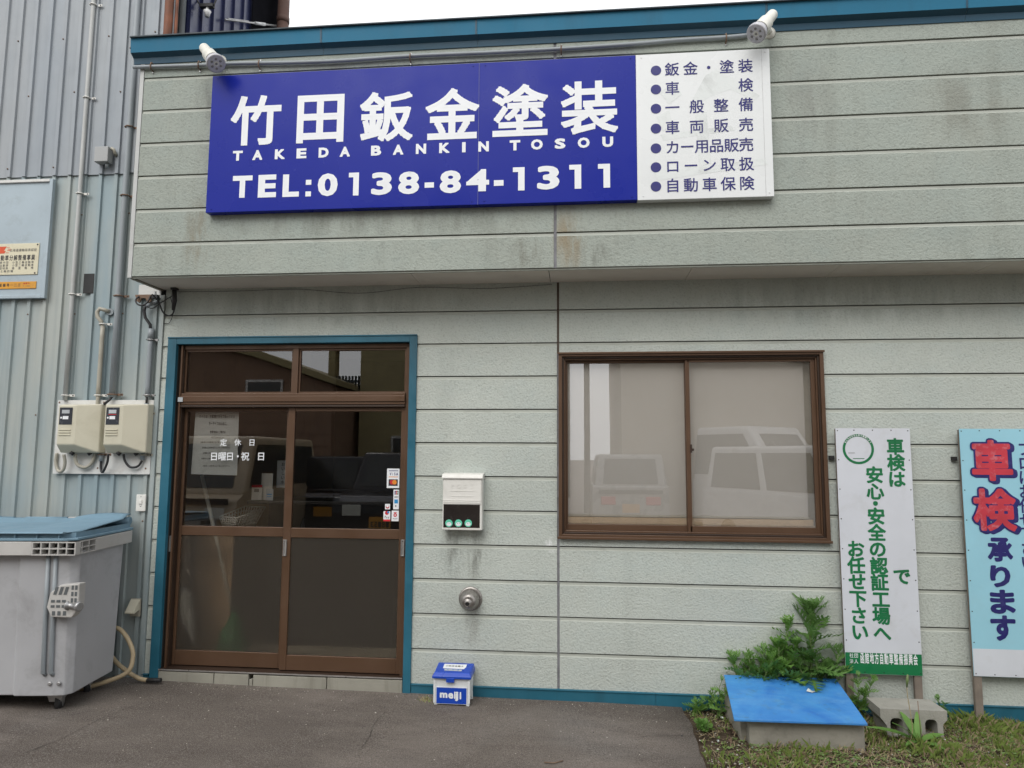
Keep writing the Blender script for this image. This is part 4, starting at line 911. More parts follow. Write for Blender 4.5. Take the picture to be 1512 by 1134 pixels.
# ------------------------------------------------------------------ navy wall fittings, pole
t_ = thing('insulator', 'small white porcelain insulator hanging on a black bracket above the roof edge', 'insulator', atX(306, 20, -2.78))
p = atX(306, 20, -2.78); s_ = MB(); s_.lathe([(0, .016), (.03, .022), (.05, .03), (.055, .012), (.08, .012)], p - Vector((0, 0, .03)), (0, 0, 1), 'ceramic', 12); s_.build('insulator_body', t_)
s_ = MB(); s_.box(p.x - .06, p.x + .05, p.y - .02, p.y + .02, p.z + .05, p.z + .075, 'black'); s_.tube(sm([(p.x - .05, p.y, p.z + .06), (p.x - .09, p.y, p.z + .13), (p.x - .02, p.y, p.z + .2), (p.x + .07, p.y, p.z + .15), (p.x + .05, p.y, p.z + .06)]), .006, 'cable', 6); s_.build('bracket', t_)
pa = atX(332, 29, -2.82); pb = atX(408, 38, -2.79)
s_ = MB(); s_.tube([pa, pb], .008, 'steel', 6); s_.tube([pa.lerp(pb, .05) + Vector((0, 0, .012)), pa.lerp(pb, .42) + Vector((0, 0, .012))], .006, 'steel', 6); s_.tube([pa.lerp(pb, .55), pa.lerp(pb, .75)], .015, 'ceramic', 6)
tag(s_.build('stay_rod'), 'pale steel stay rod with turnbuckle between navy wall and brown pole', 'rod')
pp = at(418, 30, 1.45); s_ = MB(); s_.tube([(pp.x, 1.45, 4.3), (pp.x, 1.45, 5.2), (pp.x, 1.45, 7.5)], .055, 'rustbrown', 14); s_.tube([(pp.x, 1.45, pp.z - .03), (pp.x, 1.45, pp.z + .03)], .060, 'rustbrown', 14)
tag(s_.build('brown_pole'), 'brown round pole rising behind the teal roof edge beside the navy wall', 'pole')

# ------------------------------------------------------------------ conduit and floodlights on the fascia
t_ = thing('fascia_conduit', 'grey conduit sagging along the top of the fascia above the shop sign', 'conduit', (-.8, -.38, 4.25))
YC = -.392
s_ = MB(); s_.tube(sm([(-2.945, YC, 4.258), (-2.49, YC, 4.247), (-2.22, YC, 4.247), (-1.80, YC, 4.232), (-1.45, YC, 4.228), (-.957, YC, 4.236), (-.5, YC, 4.232), (0, YC, 4.232), (.5, YC, 4.24), (.786, YC, 4.25), (1.043, YC, 4.252), (1.23, YC, 4.26)], 5), .0125, 'conduit', 12); s_.build('pipe', t_)
for px, py in ((224, 98), (294, 96), (383, 95), (606, 85), (828.6, 73), (1072, 56)):
    p = at(px, py, YC); c_ = MB(); c_.tube([(p.x, -FD, p.z + .028), (p.x, YC - .008, p.z + .024), (p.x, YC - .017, p.z), (p.x, YC - .008, p.z - .024), (p.x, -FD, p.z - .028)], .0045, 'rustysteel', 6)
    c_.lathe([(0, .006), (.003, .005)], (p.x, YC + .016, p.z + .038), (0, -1, 0), 'steel', 8); c_.lathe([(0, .006), (.003, .005)], (p.x, YC + .016, p.z - .038), (0, -1, 0), 'steel', 8); c_.build('pipe_clip', t_)
def flood(lab, hx, hy, tx, ty, bx, by):
    head = at(hx, hy, -.56); tail = at(tx, ty, -.47); base = Vector((at(bx, by, -.37).x, -FD - .016, at(bx, by, -.37).z))
    t_ = thing('floodlight', lab, 'floodlight', base, 'white sign floodlights under the roof edge')
    d = (head - tail).normalized(); L = (head - tail).length
    s_ = MB(); s_.lathe([(0, .0), (.006, .024), (.02, .033), (L * .42, .036), (L * .46, .045), (L * .78, .048), (L * .80, .050)], tail, d, 'lamp', 24); s_.build('lamp_body', t_)
    s_ = MB(); s_.lathe([(0, .046), (.012, .049), (.02, .050), (.030, .060), (.045, .062), (.058, .060), (.058, .052)], tail + d * (L * .80), d, 'lampring', 28); s_.build('lamp_rim', t_)
    f0 = tail + d * (L * .80 + .054)
    s_ = MB(); s_.lathe([(0, .0535), (.003, .050), (.0045, .0)], f0, d, 'lampface', 28); o_ = s_.build('lamp_lens', t_)
    up = Vector((0, 0, 1)); a_ = d.cross(up).normalized(); b_ = a_.cross(d).normalized(); s_ = MB()
    for k in range(6): s_.lathe([(0, .009), (.003, .006)], f0 + d * .004 + (a_ * math.cos(k * 1.047) + b_ * math.sin(k * 1.047)) * .032, d, 'grey_led', 10)
    s_.lathe([(0, .009), (.003, .006)], f0 + d * .004, d, 'grey_led', 10); s_.build('led', o_)
    s_ = MB(); s_.lathe([(0, .042), (.008, .040), (.018, .024), (.02, .015)], base, (0, -1, 0), 'lamp', 24); s_.build('mount_plate', t_)
    s_ = MB(); m_ = tail.lerp(head, .62); s_.tube([base + Vector((0, -.015, 0)), base.lerp(m_, .4) + Vector((0, -.02, -.01)), m_ - d * .0], [.018, .016, .018], 'lamp', 10); s_.build('arm', t_)
flood('white floodlight over the left end of the blue sign', 319, 93.5, 300, 69, 327, 90)
flood('white floodlight over the right end of the sign, beside the list panel', 1117, 49, 1143, 19, 1135, 49)

# ------------------------------------------------------------------ main sign
sg = thing('shop_sign', 'long blue and white sign board with white Japanese heading and phone number', 'shop sign', (-.5, -.37, 3.178))
YS = -.430
s_ = MB(); s_.box(-2.337, -.5015, YS, -.374, 3.178, 4.140, 'signblue'); s_.build('sign_panel', sg, bevel=.002)
s_ = MB(); s_.box(-.4995, .5135, YS + .0005, -.374, 3.178, 4.140, 'signblue'); s_.build('sign_panel', sg, bevel=.002)
s_ = MB(); s_.box(.5145, 1.347, YS, -.374, 3.175, 4.140, 'signwhite'); s_.build('sign_panel', sg, bevel=.002)
s_ = MB(); s_.box(1.297, 1.299, YS - .0008, YS, 3.18, 4.135, 'steel'); s_.box(-.5015, -.4995, YS - .0012, YS + .003, 3.178, 4.140, 'seam'); s_.build('trim_line', sg)
s_ = MB()
for x in (-2.3, -.54, -.46, .48, .55, 1.32):
    for z in (3.2, 4.12): s_.lathe([(0, .005), (.003, .004)], (x, YS, z), (0, -1, 0), 'signblue' if x < .5 else 'signwhite', 8)
tag(s_.build('sign_screws', sg), kind='stuff')
YL = YS - .0015
s_ = MB()
for ch, x0, x1, y0, y1 in (('竹', 339, 416.5, 138.8, 216.2), ('田', 437.1, 509, 137.9, 212.4), ('鈑', 530.3, 610.3, 133, 210.4), ('金', 627.7, 707.8, 128, 207.5), ('塗', 727, 808.9, 121.9, 202.9), ('装', 828.6, 911.7, 117.1, 199.7)):
    xa, xb, za, zb = P2(x0, x1, y0 + .5, y1 - .5, YL); put_glyph(s_, ch, 'letterwhite', Vector((0, YL, 0)), UX, UZ, UN, (xa, xb, za, zb), None, .025, 'square')
s_.build_split('heading_character', sg)
s_ = MB()
zc = at(345, 230.4, YL).z
for ch, xp in zip('TAKEDABANKINTOSOU', (351.3, 380.4, 413.3, 445.3, 477.9, 509.3, 555.3, 587.9, 621.6, 656, 684.8, 714, 760.3, 792.7, 827, 861.9, 897.5)):
    c_ = at(xp, 224, YL).x; w_ = .022 if ch != 'I' else .0075; w_ *= 1.0 if ch != 'O' else 1.1
    z_ = at(345, 237.5, YL).z; z1_ = at(345, 223, YL).z; put_glyph(s_, ch, 'letterwhite', Vector((0, YL, 0)), UX, UZ, UN, (c_ - w_ * 1.55, c_ + w_ * 1.55, z_, z1_), None, .05, 'square')
s_.build_split('roman_letter', sg)
s_ = MB(); k1 = lambda x, y: (280 + x * .29101, 80 + y * .29101); k2 = lambda x, y: (700 + x * .31746, 60 + y * .31746)
for ch, kk, x0, x1, y0, y1 in (('T', k1, 215, 320, 615, 730), ('E', k1, 345, 442, 610, 728), ('L', k1, 470, 558, 608, 725), (':', k1, 587, 618, 637, 722), ('0', k1, 648, 753, 603, 722), ('1', k1, 805, 860, 600, 718),
                              ('3', k1, 920, 1028, 597, 716), ('8', k1, 1057, 1166, 593, 712), ('-', k1, 1192, 1240, 650, 678), ('8', k1, 1268, 1378, 588, 707), ('4', k1, 1403, 1520, 582, 698), ('-', k2, 92, 137, 648, 676),
                              ('1', k2, 180, 235, 588, 698), ('3', k2, 293, 397, 580, 694), ('1', k2, 443, 498, 576, 690), ('1', k2, 577, 632, 572, 685)):
    xa, ya = kk(x0, y0); xb, yb = kk(x1, y1); q = P2(xa, xb, ya, yb, YL); s_.mark()
    if ch == ':':
        for f_ in (0, .7): s_.poly([(q[0], YL, q[2] + (q[3] - q[2]) * f_), (q[1], YL, q[2] + (q[3] - q[2]) * f_), (q[1], YL, q[2] + (q[3] - q[2]) * (f_ + .30)), (q[0], YL, q[2] + (q[3] - q[2]) * (f_ + .30))], 'letterwhite')
        continue
    if ch == '1':
        w_, h_ = q[1] - q[0], q[3] - q[2]
        s_.poly([(q[1] - w_ * .55, YL, q[2]), (q[1], YL, q[2]), (q[1], YL, q[3]), (q[0], YL, q[3]), (q[0], YL, q[3] - h_ * .2), (q[1] - w_ * .55, YL, q[3] - h_ * .2)], 'letterwhite'); continue
    put_glyph(s_, ch, 'letterwhite', Vector((0, YL, 0)), UX, UZ, UN, q, None, .042, 'square' if ch in 'TEL-4' else 'round')
s_.build_split('phone_digit', sg)
s_ = MB(); k3 = lambda x, y: (930 + x * .20276, 70 + y * .20276)
rowsL = [(168, (('鈑', 307), ('金', 441), ('・', 574), ('塗', 706), ('装', 842))), (306, (('車', 309), ('検', 844))), (446, (('一', 309), ('般', 487), ('整', 664), ('備', 846))), (591, (('車', 310), ('両', 487), ('販', 665), ('売', 847))),
         (735, (('カ', 312), ('ー', 418), ('用', 525), ('品', 631), ('販', 740), ('売', 848))), (873, (('ロ', 312), ('ー', 445), ('ン', 578), ('取', 714), ('扱', 850))), (1013, (('自', 312), ('動', 445), ('車', 580), ('保', 716), ('険', 852)))]
for yr, cs in rowsL:
    pc = at(*k3(190, yr), YL); disc(s_, 'letternavy', pc.x, pc.z, .033, YL, 28)
    for ch, x in cs:
        cx_ = at(*k3(x, yr - 20), YL).x; put_glyph(s_, ch, 'letternavy', Vector((0, YL, 0)), UX, UZ, UN, None, (cx_, pc.z + .002, .094), .011 if len(cs) else 0, 'round')
s_.build('service_list', sg)
s_ = MB()   # ghost of an older sticker: faint big strokes
for pts in ([(.95, 3.98), (1.02, 4.02), (1.28, 3.83), (1.25, 3.80), (1.10, 3.88), (.98, 3.84), (.86, 3.76), (.84, 3.78)], [(.66, 3.60), (1.10, 3.64), (1.12, 3.61), (.68, 3.56)], [(.62, 3.36), (1.30, 3.42), (1.32, 3.38), (.64, 3.30)], [(.88, 3.72), (.95, 3.74), (.97, 3.40), (.90, 3.38)], [(.66, 3.88), (.76, 3.95), (.80, 3.86), (.72, 3.80)], [(.64, 3.72), (.72, 3.76), (.74, 3.66), (.68, 3.62)]):
    s_.poly([(x, YS - .0004 - .0001 * len(s_.f), z) for x, z in pts], 'ghost')
s_.build('faded_mark', sg)

# ------------------------------------------------------------------ leaning signs
def stand_sign(name, lab, x0, x1, z0, z1, face, bands=()):
    t_ = thing(name, lab, 'sign', ((x0 + x1) / 2, -.06, -.03))
    Yf = -.080
    s_ = MB(); s_.box(x0, x1, Yf, Yf + .004, z0, z1, face); s_.build('sign_sheet', t_)
    for xa in (x0 + .002, x1 - .047):
        s_ = MB(); s_.box(xa, xa + .045, Yf + .0045, Yf + .030, -.06, z1 - .005, 'wood'); s_.build('timber_leg', t_, bevel=.003)
    for zz in (z1 - .045, (z0 + z1) / 2, z0 + .03):
        s_ = MB(); s_.box(x0 + .048, x1 - .048, Yf + .0045, Yf + .028, zz, zz + .04, 'wood'); s_.build('cross_batten', t_)
    s_ = MB(); n_ = 8
    for k in range(n_ + 1):
        z = z0 + .015 + (z1 - z0 - .03) * k / n_
        for x in (x0 + .012, x1 - .012): s_.lathe([(0, .004), (.002, .003)], (x, Yf, z), (0, -1, 0), 'black', 6)
    for k in range(1, 4): s_.lathe([(0, .004), (.002, .003)], (x0 + (x1 - x0) * k / 4, Yf, z1 - .012), (0, -1, 0), 'black', 6); s_.lathe([(0, .004), (.002, .003)], (x0 + (x1 - x0) * k / 4, Yf, z0 + .012), (0, -1, 0), 'black', 6)
    tag(s_.build('nails', t_), kind='stuff')
    s_ = MB(); s_.box(x0 - .03, x0 + .0, -.04, -.02, z1 - .20, z1 - .175, 'black'); s_.build('fixing_hook', t_)
    return t_, Yf
gs, Yf = stand_sign('green_lettered_sign', 'tall white sign with green Japanese lettering and a green foot band', 1.774, 2.226, .248, 1.760, 'panelwhite')
YL2 = Yf - .0012
s_ = MB(); rect(s_, 'green', 1.775, 2.225, .249, .375, Yf - .0006); s_.build('green_band', gs)
s_ = MB(); EMG = .108
for ch, x, y in (('車', 1321.9, 659.7), ('検', 1323, 683.5), ('は', 1324, 707.9), ('で', 1331.7, 851.3), ('安', 1291.3, 701.5), ('心', 1292.3, 725.9), ('・', 1292.7, 743.8), ('安', 1293.7, 762.4), ('全', 1294.7, 786.8), ('の', 1296, 811.1), ('認', 1297.8, 835.9), ('証', 1298.9, 860.2), ('工', 1300.6, 885.4), ('場', 1301.4, 909.9), ('へ', 1302.7, 935.3),
                 ('お', 1263.5, 810.8), ('任', 1264.4, 835.2), ('せ', 1266, 859.2), ('下', 1267, 884.1), ('さ', 1268.2, 909.3), ('い', 1269.7, 933.6)):
    p = at(x, y, YL2); put_glyph(s_, ch, 'green', Vector((0, YL2, 0)), UX, UZ, UN, None, (p.x, p.z, EMG), .034, 'round')
s_.build_split('green_character', gs)
s_ = MB(); q = P2(1270, 1355, 966.5, 980, YL2); line(s_, '函館地方自動車整備振興会', 'letterwhite', q[0], q[1], (q[2] + q[3]) / 2, (q[3] - q[2]) * 1.1, YL2, .022, 0)
q = P2(1254, 1267.5, 964.5, 971.5, YL2); line(s_, '社団', 'letterwhite', q[0], q[1], (q[2] + q[3]) / 2, .029, YL2, .01); q = P2(1254, 1267.5, 973, 980, YL2); line(s_, '法人', 'letterwhite', q[0], q[1], (q[2] + q[3]) / 2, .029, YL2, .01)
s_.build('association_name', gs)
# round emblem: ring with tiny arc text (the figure inside it is left out)
s_ = MB(); pc = at(1267.3, 663.1, YL2); n_ = 40; ro, ri = .0955, .080
ring = [(pc.x + math.cos(2 * math.pi * k / n_) * r_, YL2, pc.z + math.sin(2 * math.pi * k / n_) * r_) for r_ in (ri, ro) for k in range(n_)]
s_.poly(ring, 'green', False, [(k, (k + 1) % n_, n_ + (k + 1) % n_, n_ + k) for k in range(n_)])
for i, ch in enumerate('私たちは安全な車を整備します'):
    a_ = math.radians(150 - i * 120 / 13); c_ = Vector((pc.x + math.cos(a_) * .0877, YL2 - .0008, pc.z + math.sin(a_) * .0877))
    put_glyph(s_, ch, 'letterwhite', c_, Vector((math.sin(a_), 0, -math.cos(a_))), Vector((math.cos(a_), 0, math.sin(a_))), UN, None, (0, 0, .0125), .02)
rect(s_, 'green', pc.x - .035, pc.x + .035, pc.z - .062, pc.z - .058, YL2); rect(s_, 'grey_ink', pc.x - .062, pc.x - .022, pc.z - .026, pc.z - .023, YL2)
s_.build('round_emblem', gs)

bs, Yf = stand_sign('blue_lettered_sign', 'tall pale blue sign with bubbly red and navy Japanese lettering at the right edge', 2.522, 3.00, .258, 1.758, 'skyblue')
s_ = MB(); rect(s_, 'panelwhite', 2.523, 2.999, .259, .420, Yf - .0006); s_.build('white_band', bs)
k8 = lambda x, y: (1440 + x * .15, 630 + y * .14991)
Q1 = P2(1433.5, 1500, 647, 716, YL2); Q2 = P2(1436, 1506, 719, 790, YL2)
s_ = MB()
for ch, q in (('車', Q1), ('検', Q2)):
    w_ = (q[1] - q[0]) * .93; h_ = (q[3] - q[2]) * .95
    bb = (q[0], q[0] + w_, q[3] - h_, q[3]); d_ = .016
    put_glyph(s_, ch, 'ink', Vector((0, YL2, 0)), UX, UZ, UN, (bb[0] + d_, bb[1] + d_, bb[2] - d_ * .6, bb[3] - d_ * .6), None, .072, 'round', 0)
    put_glyph(s_, ch, 'ink', Vector((0, YL2, 0)), UX, UZ, UN, (bb[0] + d_ * .5, bb[1] + d_ * .5, bb[2] - d_ * .3, bb[3] - d_ * .3), None, .072, 'round', .0008)
    put_glyph(s_, ch, 'ink', Vector((0, YL2, 0)), UX, UZ, UN, bb, None, .072, 'round', .0016)
    i_ = .011; put_glyph(s_, ch, 'red', Vector((0, YL2, 0)), UX, UZ, UN, (bb[0] + i_, bb[1] - i_, bb[2] + i_, bb[3] - i_), None, .036, 'round', .0024)
s_.build('red_lettering', bs)
s_ = MB()
for ch, x, y0, y1 in (('承', 1476, 794, 829), ('り', 1477, 835, 867), ('ま', 1480, 871, 906), ('す', 1481, 909, 946)):
    q = P2(x - 17 if ch != 'り' else x - 14, x + 18 if ch != 'り' else x + 14, y0, y1, YL2); put_glyph(s_, ch, 'ink', Vector((0, YL2, 0)), UX, UZ, UN, q, None, .045, 'round')
for i, ch in enumerate('プロにお任せ下さい'):
    p = at(1514 + i * .6, 663 + i * 21, YL2); put_glyph(s_, ch, 'ink', Vector((0, YL2, 0)), UX, UZ, UN, None, (p.x, p.z, .095), .018, 'round')
s_.build('navy_lettering', bs)

# ------------------------------------------------------------------ mailbox
mbx = thing('mailbox', 'white wall mailbox with dark window and three mint stickers', 'mailbox', (-.635, -.016, 1.08))
x0, x1, z0, z1 = -.765, -.500, 1.082, 1.454
s_ = MB(); s_.box(x0, x1, -.100, -.018, z0, z1 - .035, 'white'); s_.build('mailbox_body', mbx, bevel=.006, seg=3)
s_ = MB(); s_.prism([(-.018, z1 + .004), (-.018, z1 - .034), (-.114, z1 - .036), (-.116, z1 - .026), (-.098, z1 - .004)], 'x', x0 - .004, x1 + .004, 'white'); s_.build('mailbox_lid', mbx, bevel=.004)
s_ = MB(); s_.box(x0 + .006, x1 - .006, -.106, -.1005, 1.252, z1 - .038, 'white'); s_.build('front_flap', mbx, bevel=.002)
for k in range(2): s_ = MB(); s_.box(x0 + .006, x1 - .006, -.1085, -.1062, 1.262 + k * .012, 1.268 + k * .012, 'white'); s_.build('ridge', mbx, bevel=.001)
s_ = MB(); line(s_, 'POST', 'white', x0 + .045, x1 - .045, 1.372, .030, -.1072, .03); s_.box(x0 + .055, x1 - .06, -.1078, -.1062, 1.338, 1.341, 'white'); s_.box(x0 + .055, x1 - .06, -.1078, -.1062, 1.303, 1.306, 'white'); s_.build('embossed_word', mbx)
s_ = MB(); s_.box(x0 + .008, x1 - .014, -.1035, -.1003, z0 + .018, 1.250, 'darkglass'); s_.build('window', mbx, bevel=.001)
for xs_ in (661.5, 675.5, 690):
    s_ = MB(); p = at(xs_ + 5.6 - 4.2, 772.5, -.104); disc(s_, 'mint', p.x, p.z, .0245, -.1041, 24); disc(s_, 'letterwhite', p.x, p.z - .006, .0125, -.1045, 20, .0165)
    disc(s_, 'black_ink', p.x - .006, p.z - .002, .002, -.1048, 8); disc(s_, 'black_ink', p.x + .006, p.z - .002, .002, -.1048, 8); s_.build('round_sticker', mbx)

# exhaust vent
v = thing('exhaust_outlet', 'round stained steel exhaust outlet low on the siding below the mailbox', 'exhaust vent', (-.582, -.016, .627))
s_ = MB(); s_.lathe([(0, .0795), (.006, .0795), (.012, .073), (.014, .066)], (-.582, -.012, .627), (0, -1, 0), 'vent', 36); s_.build('wall_flange', v)
s_ = MB(); s_.lathe([(0, .058), (.03, .058), (.035, .064), (.045, .064), (.05, .058), (.07, .053), (.088, .040), (.094, .026), (.092, .022)], (-.582, -.025, .627), (0, -1, 0), 'vent', 36); s_.build('outlet_dome', v)
s_ = MB(); s_.lathe([(0, .030), (.004, .030), (.004, .021), (.02, .019), (.022, .016), (.015, .012)], (-.586, -.112, .617), (0, -1, -.15), 'vent', 20); s_.build('outlet_nozzle', v)
s_ = MB(); s_.lathe([(0, .013), (.001, .013)], (-.586, -.129, .615), (0, -1, -.15), 'black', 16); s_.build('outlet_hole', v)

# ------------------------------------------------------------------ milk box
mk = thing('milk_box', 'small white milk delivery box with blue lid and blue front label on the asphalt', 'box', (-.665, -.12, .0))
x0, x1, y0, y1 = -.783, -.550, -.205, -.055; g0 = .004
s_ = MB()
s_.hexa([(x0 + .008, y0 + .006, g0 + .018), (x1 - .008, y0 + .006, g0 + .018), (x1 - .006, y1, g0 + .018), (x0 + .006, y1, g0 + .018), (x0, y0, .170), (x1, y0, .170), (x1, y1, .170), (x0, y1, .170)], 'milkwhite'); s_.build('box_body', mk, bevel=.003)
for xa, ya in ((x0 + .004, y0), (x1 - .024, y0), (x0 + .004, y1 - .018), (x1 - .024, y1 - .018)):
    s_ = MB(); s_.box(xa, xa + .020, ya + .001, ya + .02, gz(xa, ya), .05, 'milkwhite'); s_.build('foot', mk, bevel=.002)
s_ = MB()
for xa in (x0 - .0005, x1 - .0145): s_.box(xa, xa + .015, y0 - .004, y0 + .004, .02, .168, 'milkwhite')
s_.build('corner_rib', mk, bevel=.002)
s_ = MB()
lo = [(x0 - .008, y0 - .016, .171), (x1 + .008, y0 - .016, .171), (x1 + .008, y1 + .012, .171), (x0 - .008, y1 + .012, .171)]
mi = [(x0 - .008, y0 - .016, .186), (x1 + .008, y0 - .016, .186), (x1 + .008, y1 + .012, .190), (x0 - .008, y1 + .012, .190)]
tp = [(x0 + .006, y0 + .004, .206), (x1 - .006, y0 + .004, .206), (x1 + .0, y1 + .006, .222), (x0 + .0, y1 + .006, .222)]
s_.poly(lo + mi + tp, 'milkblue', False, [(3, 2, 1, 0), (8, 9, 10, 11)] + [(i, (i + 1) % 4, 4 + (i + 1) % 4, 4 + i) for i in range(4)] + [(4 + i, 4 + (i + 1) % 4, 8 + (i + 1) % 4, 8 + i) for i in range(4)])
s_.build('lid', mk, bevel=.003)
s_ = MB(); s_.box(-.700, -.648, y0 - .020, y0 - .0165, .150, .178, 'milkblue'); s_.build('lid_latch', mk, bevel=.002)
s_ = MB(); s_.box(x0 + .020, x1 - .022, y0 - .003, y0 + .003, .018, .114, 'milkblue'); s_.box(x0 + .016, x1 - .018, y0 - .0018, y0 + .003, .015, .118, 'milkwhite'); o_ = s_.build('front_label', mk)
s_ = MB(); YM = y0 - .0042
for ch, a_, b_, c_, d_ in (('m', 410, 580, 770, 880), ('e', 597, 710, 768, 892), ('i', 725, 762, 738, 892), ('j', 745, 822, 738, 940), ('i', 848, 885, 742, 898)):
    xa = -.784 + (a_ - 262) * (.237 / (1085 - 262)); xb = -.784 + (b_ - 262) * (.237 / (1085 - 262)); za = .118 - (d_ - 650) * (.100 / (1000 - 650)); zb = .118 - (c_ - 650) * (.100 / 350)
    put_glyph(s_, ch, 'letterwhite', Vector((0, YM, 0)), UX, UZ, UN, (xa, xb, za, zb), None, .05, 'round')
s_.build_split('letter', o_)
s_ = MB()
def lidp(u, w): return Vector((x0 + .006 + u * (x1 - x0 - .012), y0 + .004 + w * (y1 - y0 + .002), .2068 + w * .016))
s_.poly([lidp(.18, .38), lidp(.80, .36), lidp(.84, .55), lidp(.84, .84), lidp(.17, .84)], 'letterwhite'); s_.poly([lidp(.25, .16), lidp(.75, .14), lidp(.76, .30), lidp(.24, .32)], 'meterdial')
vz = (lidp(0, 1) - lidp(0, 0)).normalized()
line(s_, 'ご利用有難う', 'grey_ink', .05, .17, 0, .022, 0, .03, .0012, UX, vz, Vector((0, -.1, 1)), lidp(0, .62)); line(s_, '牛乳箱', 'azure', .06, .16, 0, .012, 0, .03, .0012, UX, vz, Vector((0, -.1, 1)), lidp(0, .23))
s_.build('lid_label', mk)

# ------------------------------------------------------------------ wheeled bin
bn = thing('wheeled_bin', 'large grey four-wheeled rubbish bin with blue lid beside the warehouse', 'bin', (-3.6, -.4, .02))
RB = R(7.0); ub = Vector((math.cos(RB), math.sin(RB), 0)); vb = Vector((-math.sin(RB), math.cos(RB), 0))
CB = Vector((-2.905, -.665, 0))            # front right bottom corner of the body
def B(u, v_, z): return CB + ub * u + vb * v_ + Vector((0, 0, z))     # u<0 is left along the front, v>0 toward the wall
W_ = -1.30
s_ = MB()
# front panel with stepped recess, side, back: outline bottom/top (taper)
def ring_pts(z, k):   # k: 0 bottom .. 1 top
    e = .035 * k
    return [B(W_ - e, -.0 - e, z), B(W_ * .75 - 0, -e, z), B(W_ * .73, -e + .018, z), B(-.335, -e + .018, z), B(-.318, -e, z), B(-.10, -e, z), B(-.085, -e, z), B(-.03, -e + .01, z), B(-.0 + e * .3, .05 - e, z), B(e * .3, .10, z), B(e * .3, .49 + .02 * k, z), B(W_ - e, .49 + .02 * k, z)]
L0 = ring_pts(.13, 0); L1 = ring_pts(.98, 1); n_ = len(L0)
s_.poly(L0 + L1, 'binbody', False, [(i, (i + 1) % n_, n_ + (i + 1) % n_, n_ + i) for i in range(n_)] + [tuple(range(n_ - 1, -1, -1))])
s_.build('bin_body', bn, bevel=.006, seg=2)
# skirt line and bolts
s_ = MB()
for u in (-.108, -.055): s_.lathe([(0, .013), (.006, .012), (.009, .007)], B(u, -.004, .205), -vb, 'steel', 12)
s_.build('bolt', bn)
# vertical grab tubes
for u in (-.150, -.105):
    s_ = MB(); s_.tube([B(u, -.040, .96), B(u + .002, -.030, .60), B(u + .004, -.018, .27), B(u + .012, -.004, .255)], .012, 'conduit', 10); s_.build('grab_bar', bn)
# rim: band all round with open corner cells
def rimseg(u0, v0, u1, v1, z0_, z1_, th, m, name):
    a_, b_ = B(u0, v0, 0), B(u1, v1, 0); d = (b_ - a_).normalized(); nn = Vector((d.y, -d.x, 0)) * th
    s_ = MB(); s_.hexa([a_ + Vector((0, 0, z0_)), b_ + Vector((0, 0, z0_)), b_ - nn + Vector((0, 0, z0_)), a_ - nn + Vector((0, 0, z0_)), a_ + Vector((0, 0, z1_)), b_ + Vector((0, 0, z1_)), b_ - nn + Vector((0, 0, z1_)), a_ - nn + Vector((0, 0, z1_))], m)
    return s_.build(name, bn, bevel=.003)
rimseg(W_ - .06, -.085, -.225, -.085, .965, 1.045, .06, 'binrim', 'rim'); rimseg(.035, .13, .035, .57, .965, 1.045, .05, 'binrim', 'rim')
s_ = MB(); s_.box(0, 1, 0, 1, 0, 1, 'binrim'); 
s_ = MB()
def slat(a_, b_, z0_, z1_, th):
    d = (b_ - a_).normalized(); nn = Vector((d.y, -d.x, 0)) * th; up = Vector((0, 0, 1))
    s_.hexa([a_ + up * z0_, b_ + up * z0_, b_ - nn + up * z0_, a_ - nn + up * z0_, a_ + up * z1_, b_ + up * z1_, b_ - nn + up * z1_, a_ - nn + up * z1_], 'binrim')
K0, K1, K2 = B(-.225, -.085, 0), B(.030, -.082, 0), B(.035, .13, 0)
for z in (.965, 1.001, 1.038):
    slat(K0, K1, z, z + .007, .05); slat(K1, K2, z, z + .007, .05)
for k in range(6): p = K0.lerp(K1, k / 5 * .985); slat(p, p + ub * .007, .972, 1.038, .05)
for k in range(1, 4): p = K1.lerp(K2, k / 3 * .97); slat(p, p + vb * .007, .972, 1.038, .05)
s_.build('rim_grille', bn)
s_ = MB(); s_.hexa([B(-.225, -.03, .966), B(-.02, -.03, .966), B(-.02, .13, .966), B(-.225, .13, .966), B(-.225, -.03, 1.044), B(-.02, -.03, 1.044), B(-.02, .13, 1.044), B(-.225, .13, 1.044)], 'clad_gap'); s_.build('rim_core', bn)
# lid: skirt with ribs, raised top
s_ = MB()
Lb = [B(W_ - .05, -.078, 1.049), B(-.05, -.078, 1.049), B(.025, -.045, 1.049), B(.030, .10, 1.049), B(.030, .59, 1.049), B(W_ - .05, .59, 1.049)]
Lm = [p + Vector((0, 0, .016)) for p in Lb]
s_.poly(Lb + Lm, 'binlid', False, [(i, (i + 1) % 6, 6 + (i + 1) % 6, 6 + i) for i in range(6)] + [tuple(range(5, -1, -1)), tuple(range(6, 12))])
s_.build('lid_rim', bn, bevel=.004)
s_ = MB()
Ib = [B(W_ - .05, -.058, 1.066), B(-.06, -.058, 1.066), B(.0, -.03, 1.066), B(.012, .10, 1.066), B(.012, .58, 1.066), B(W_ - .05, .58, 1.066)]
It = [p + Vector((0, 0, .030)) for p in Ib]
s_.poly(Ib + It, 'binlid', False, [(i, (i + 1) % 6, 6 + (i + 1) % 6, 6 + i) for i in range(6)])
for k in range(6): u = -.08 - k * .13; s_.hexa([B(u, -.074, 1.066), B(u + .006, -.074, 1.066), B(u + .006, -.058, 1.066), B(u, -.058, 1.066), B(u, -.074, 1.096), B(u + .006, -.074, 1.096), B(u + .006, -.058, 1.096), B(u, -.058, 1.096)], 'binlid')
s_.build('lid_skirt', bn)
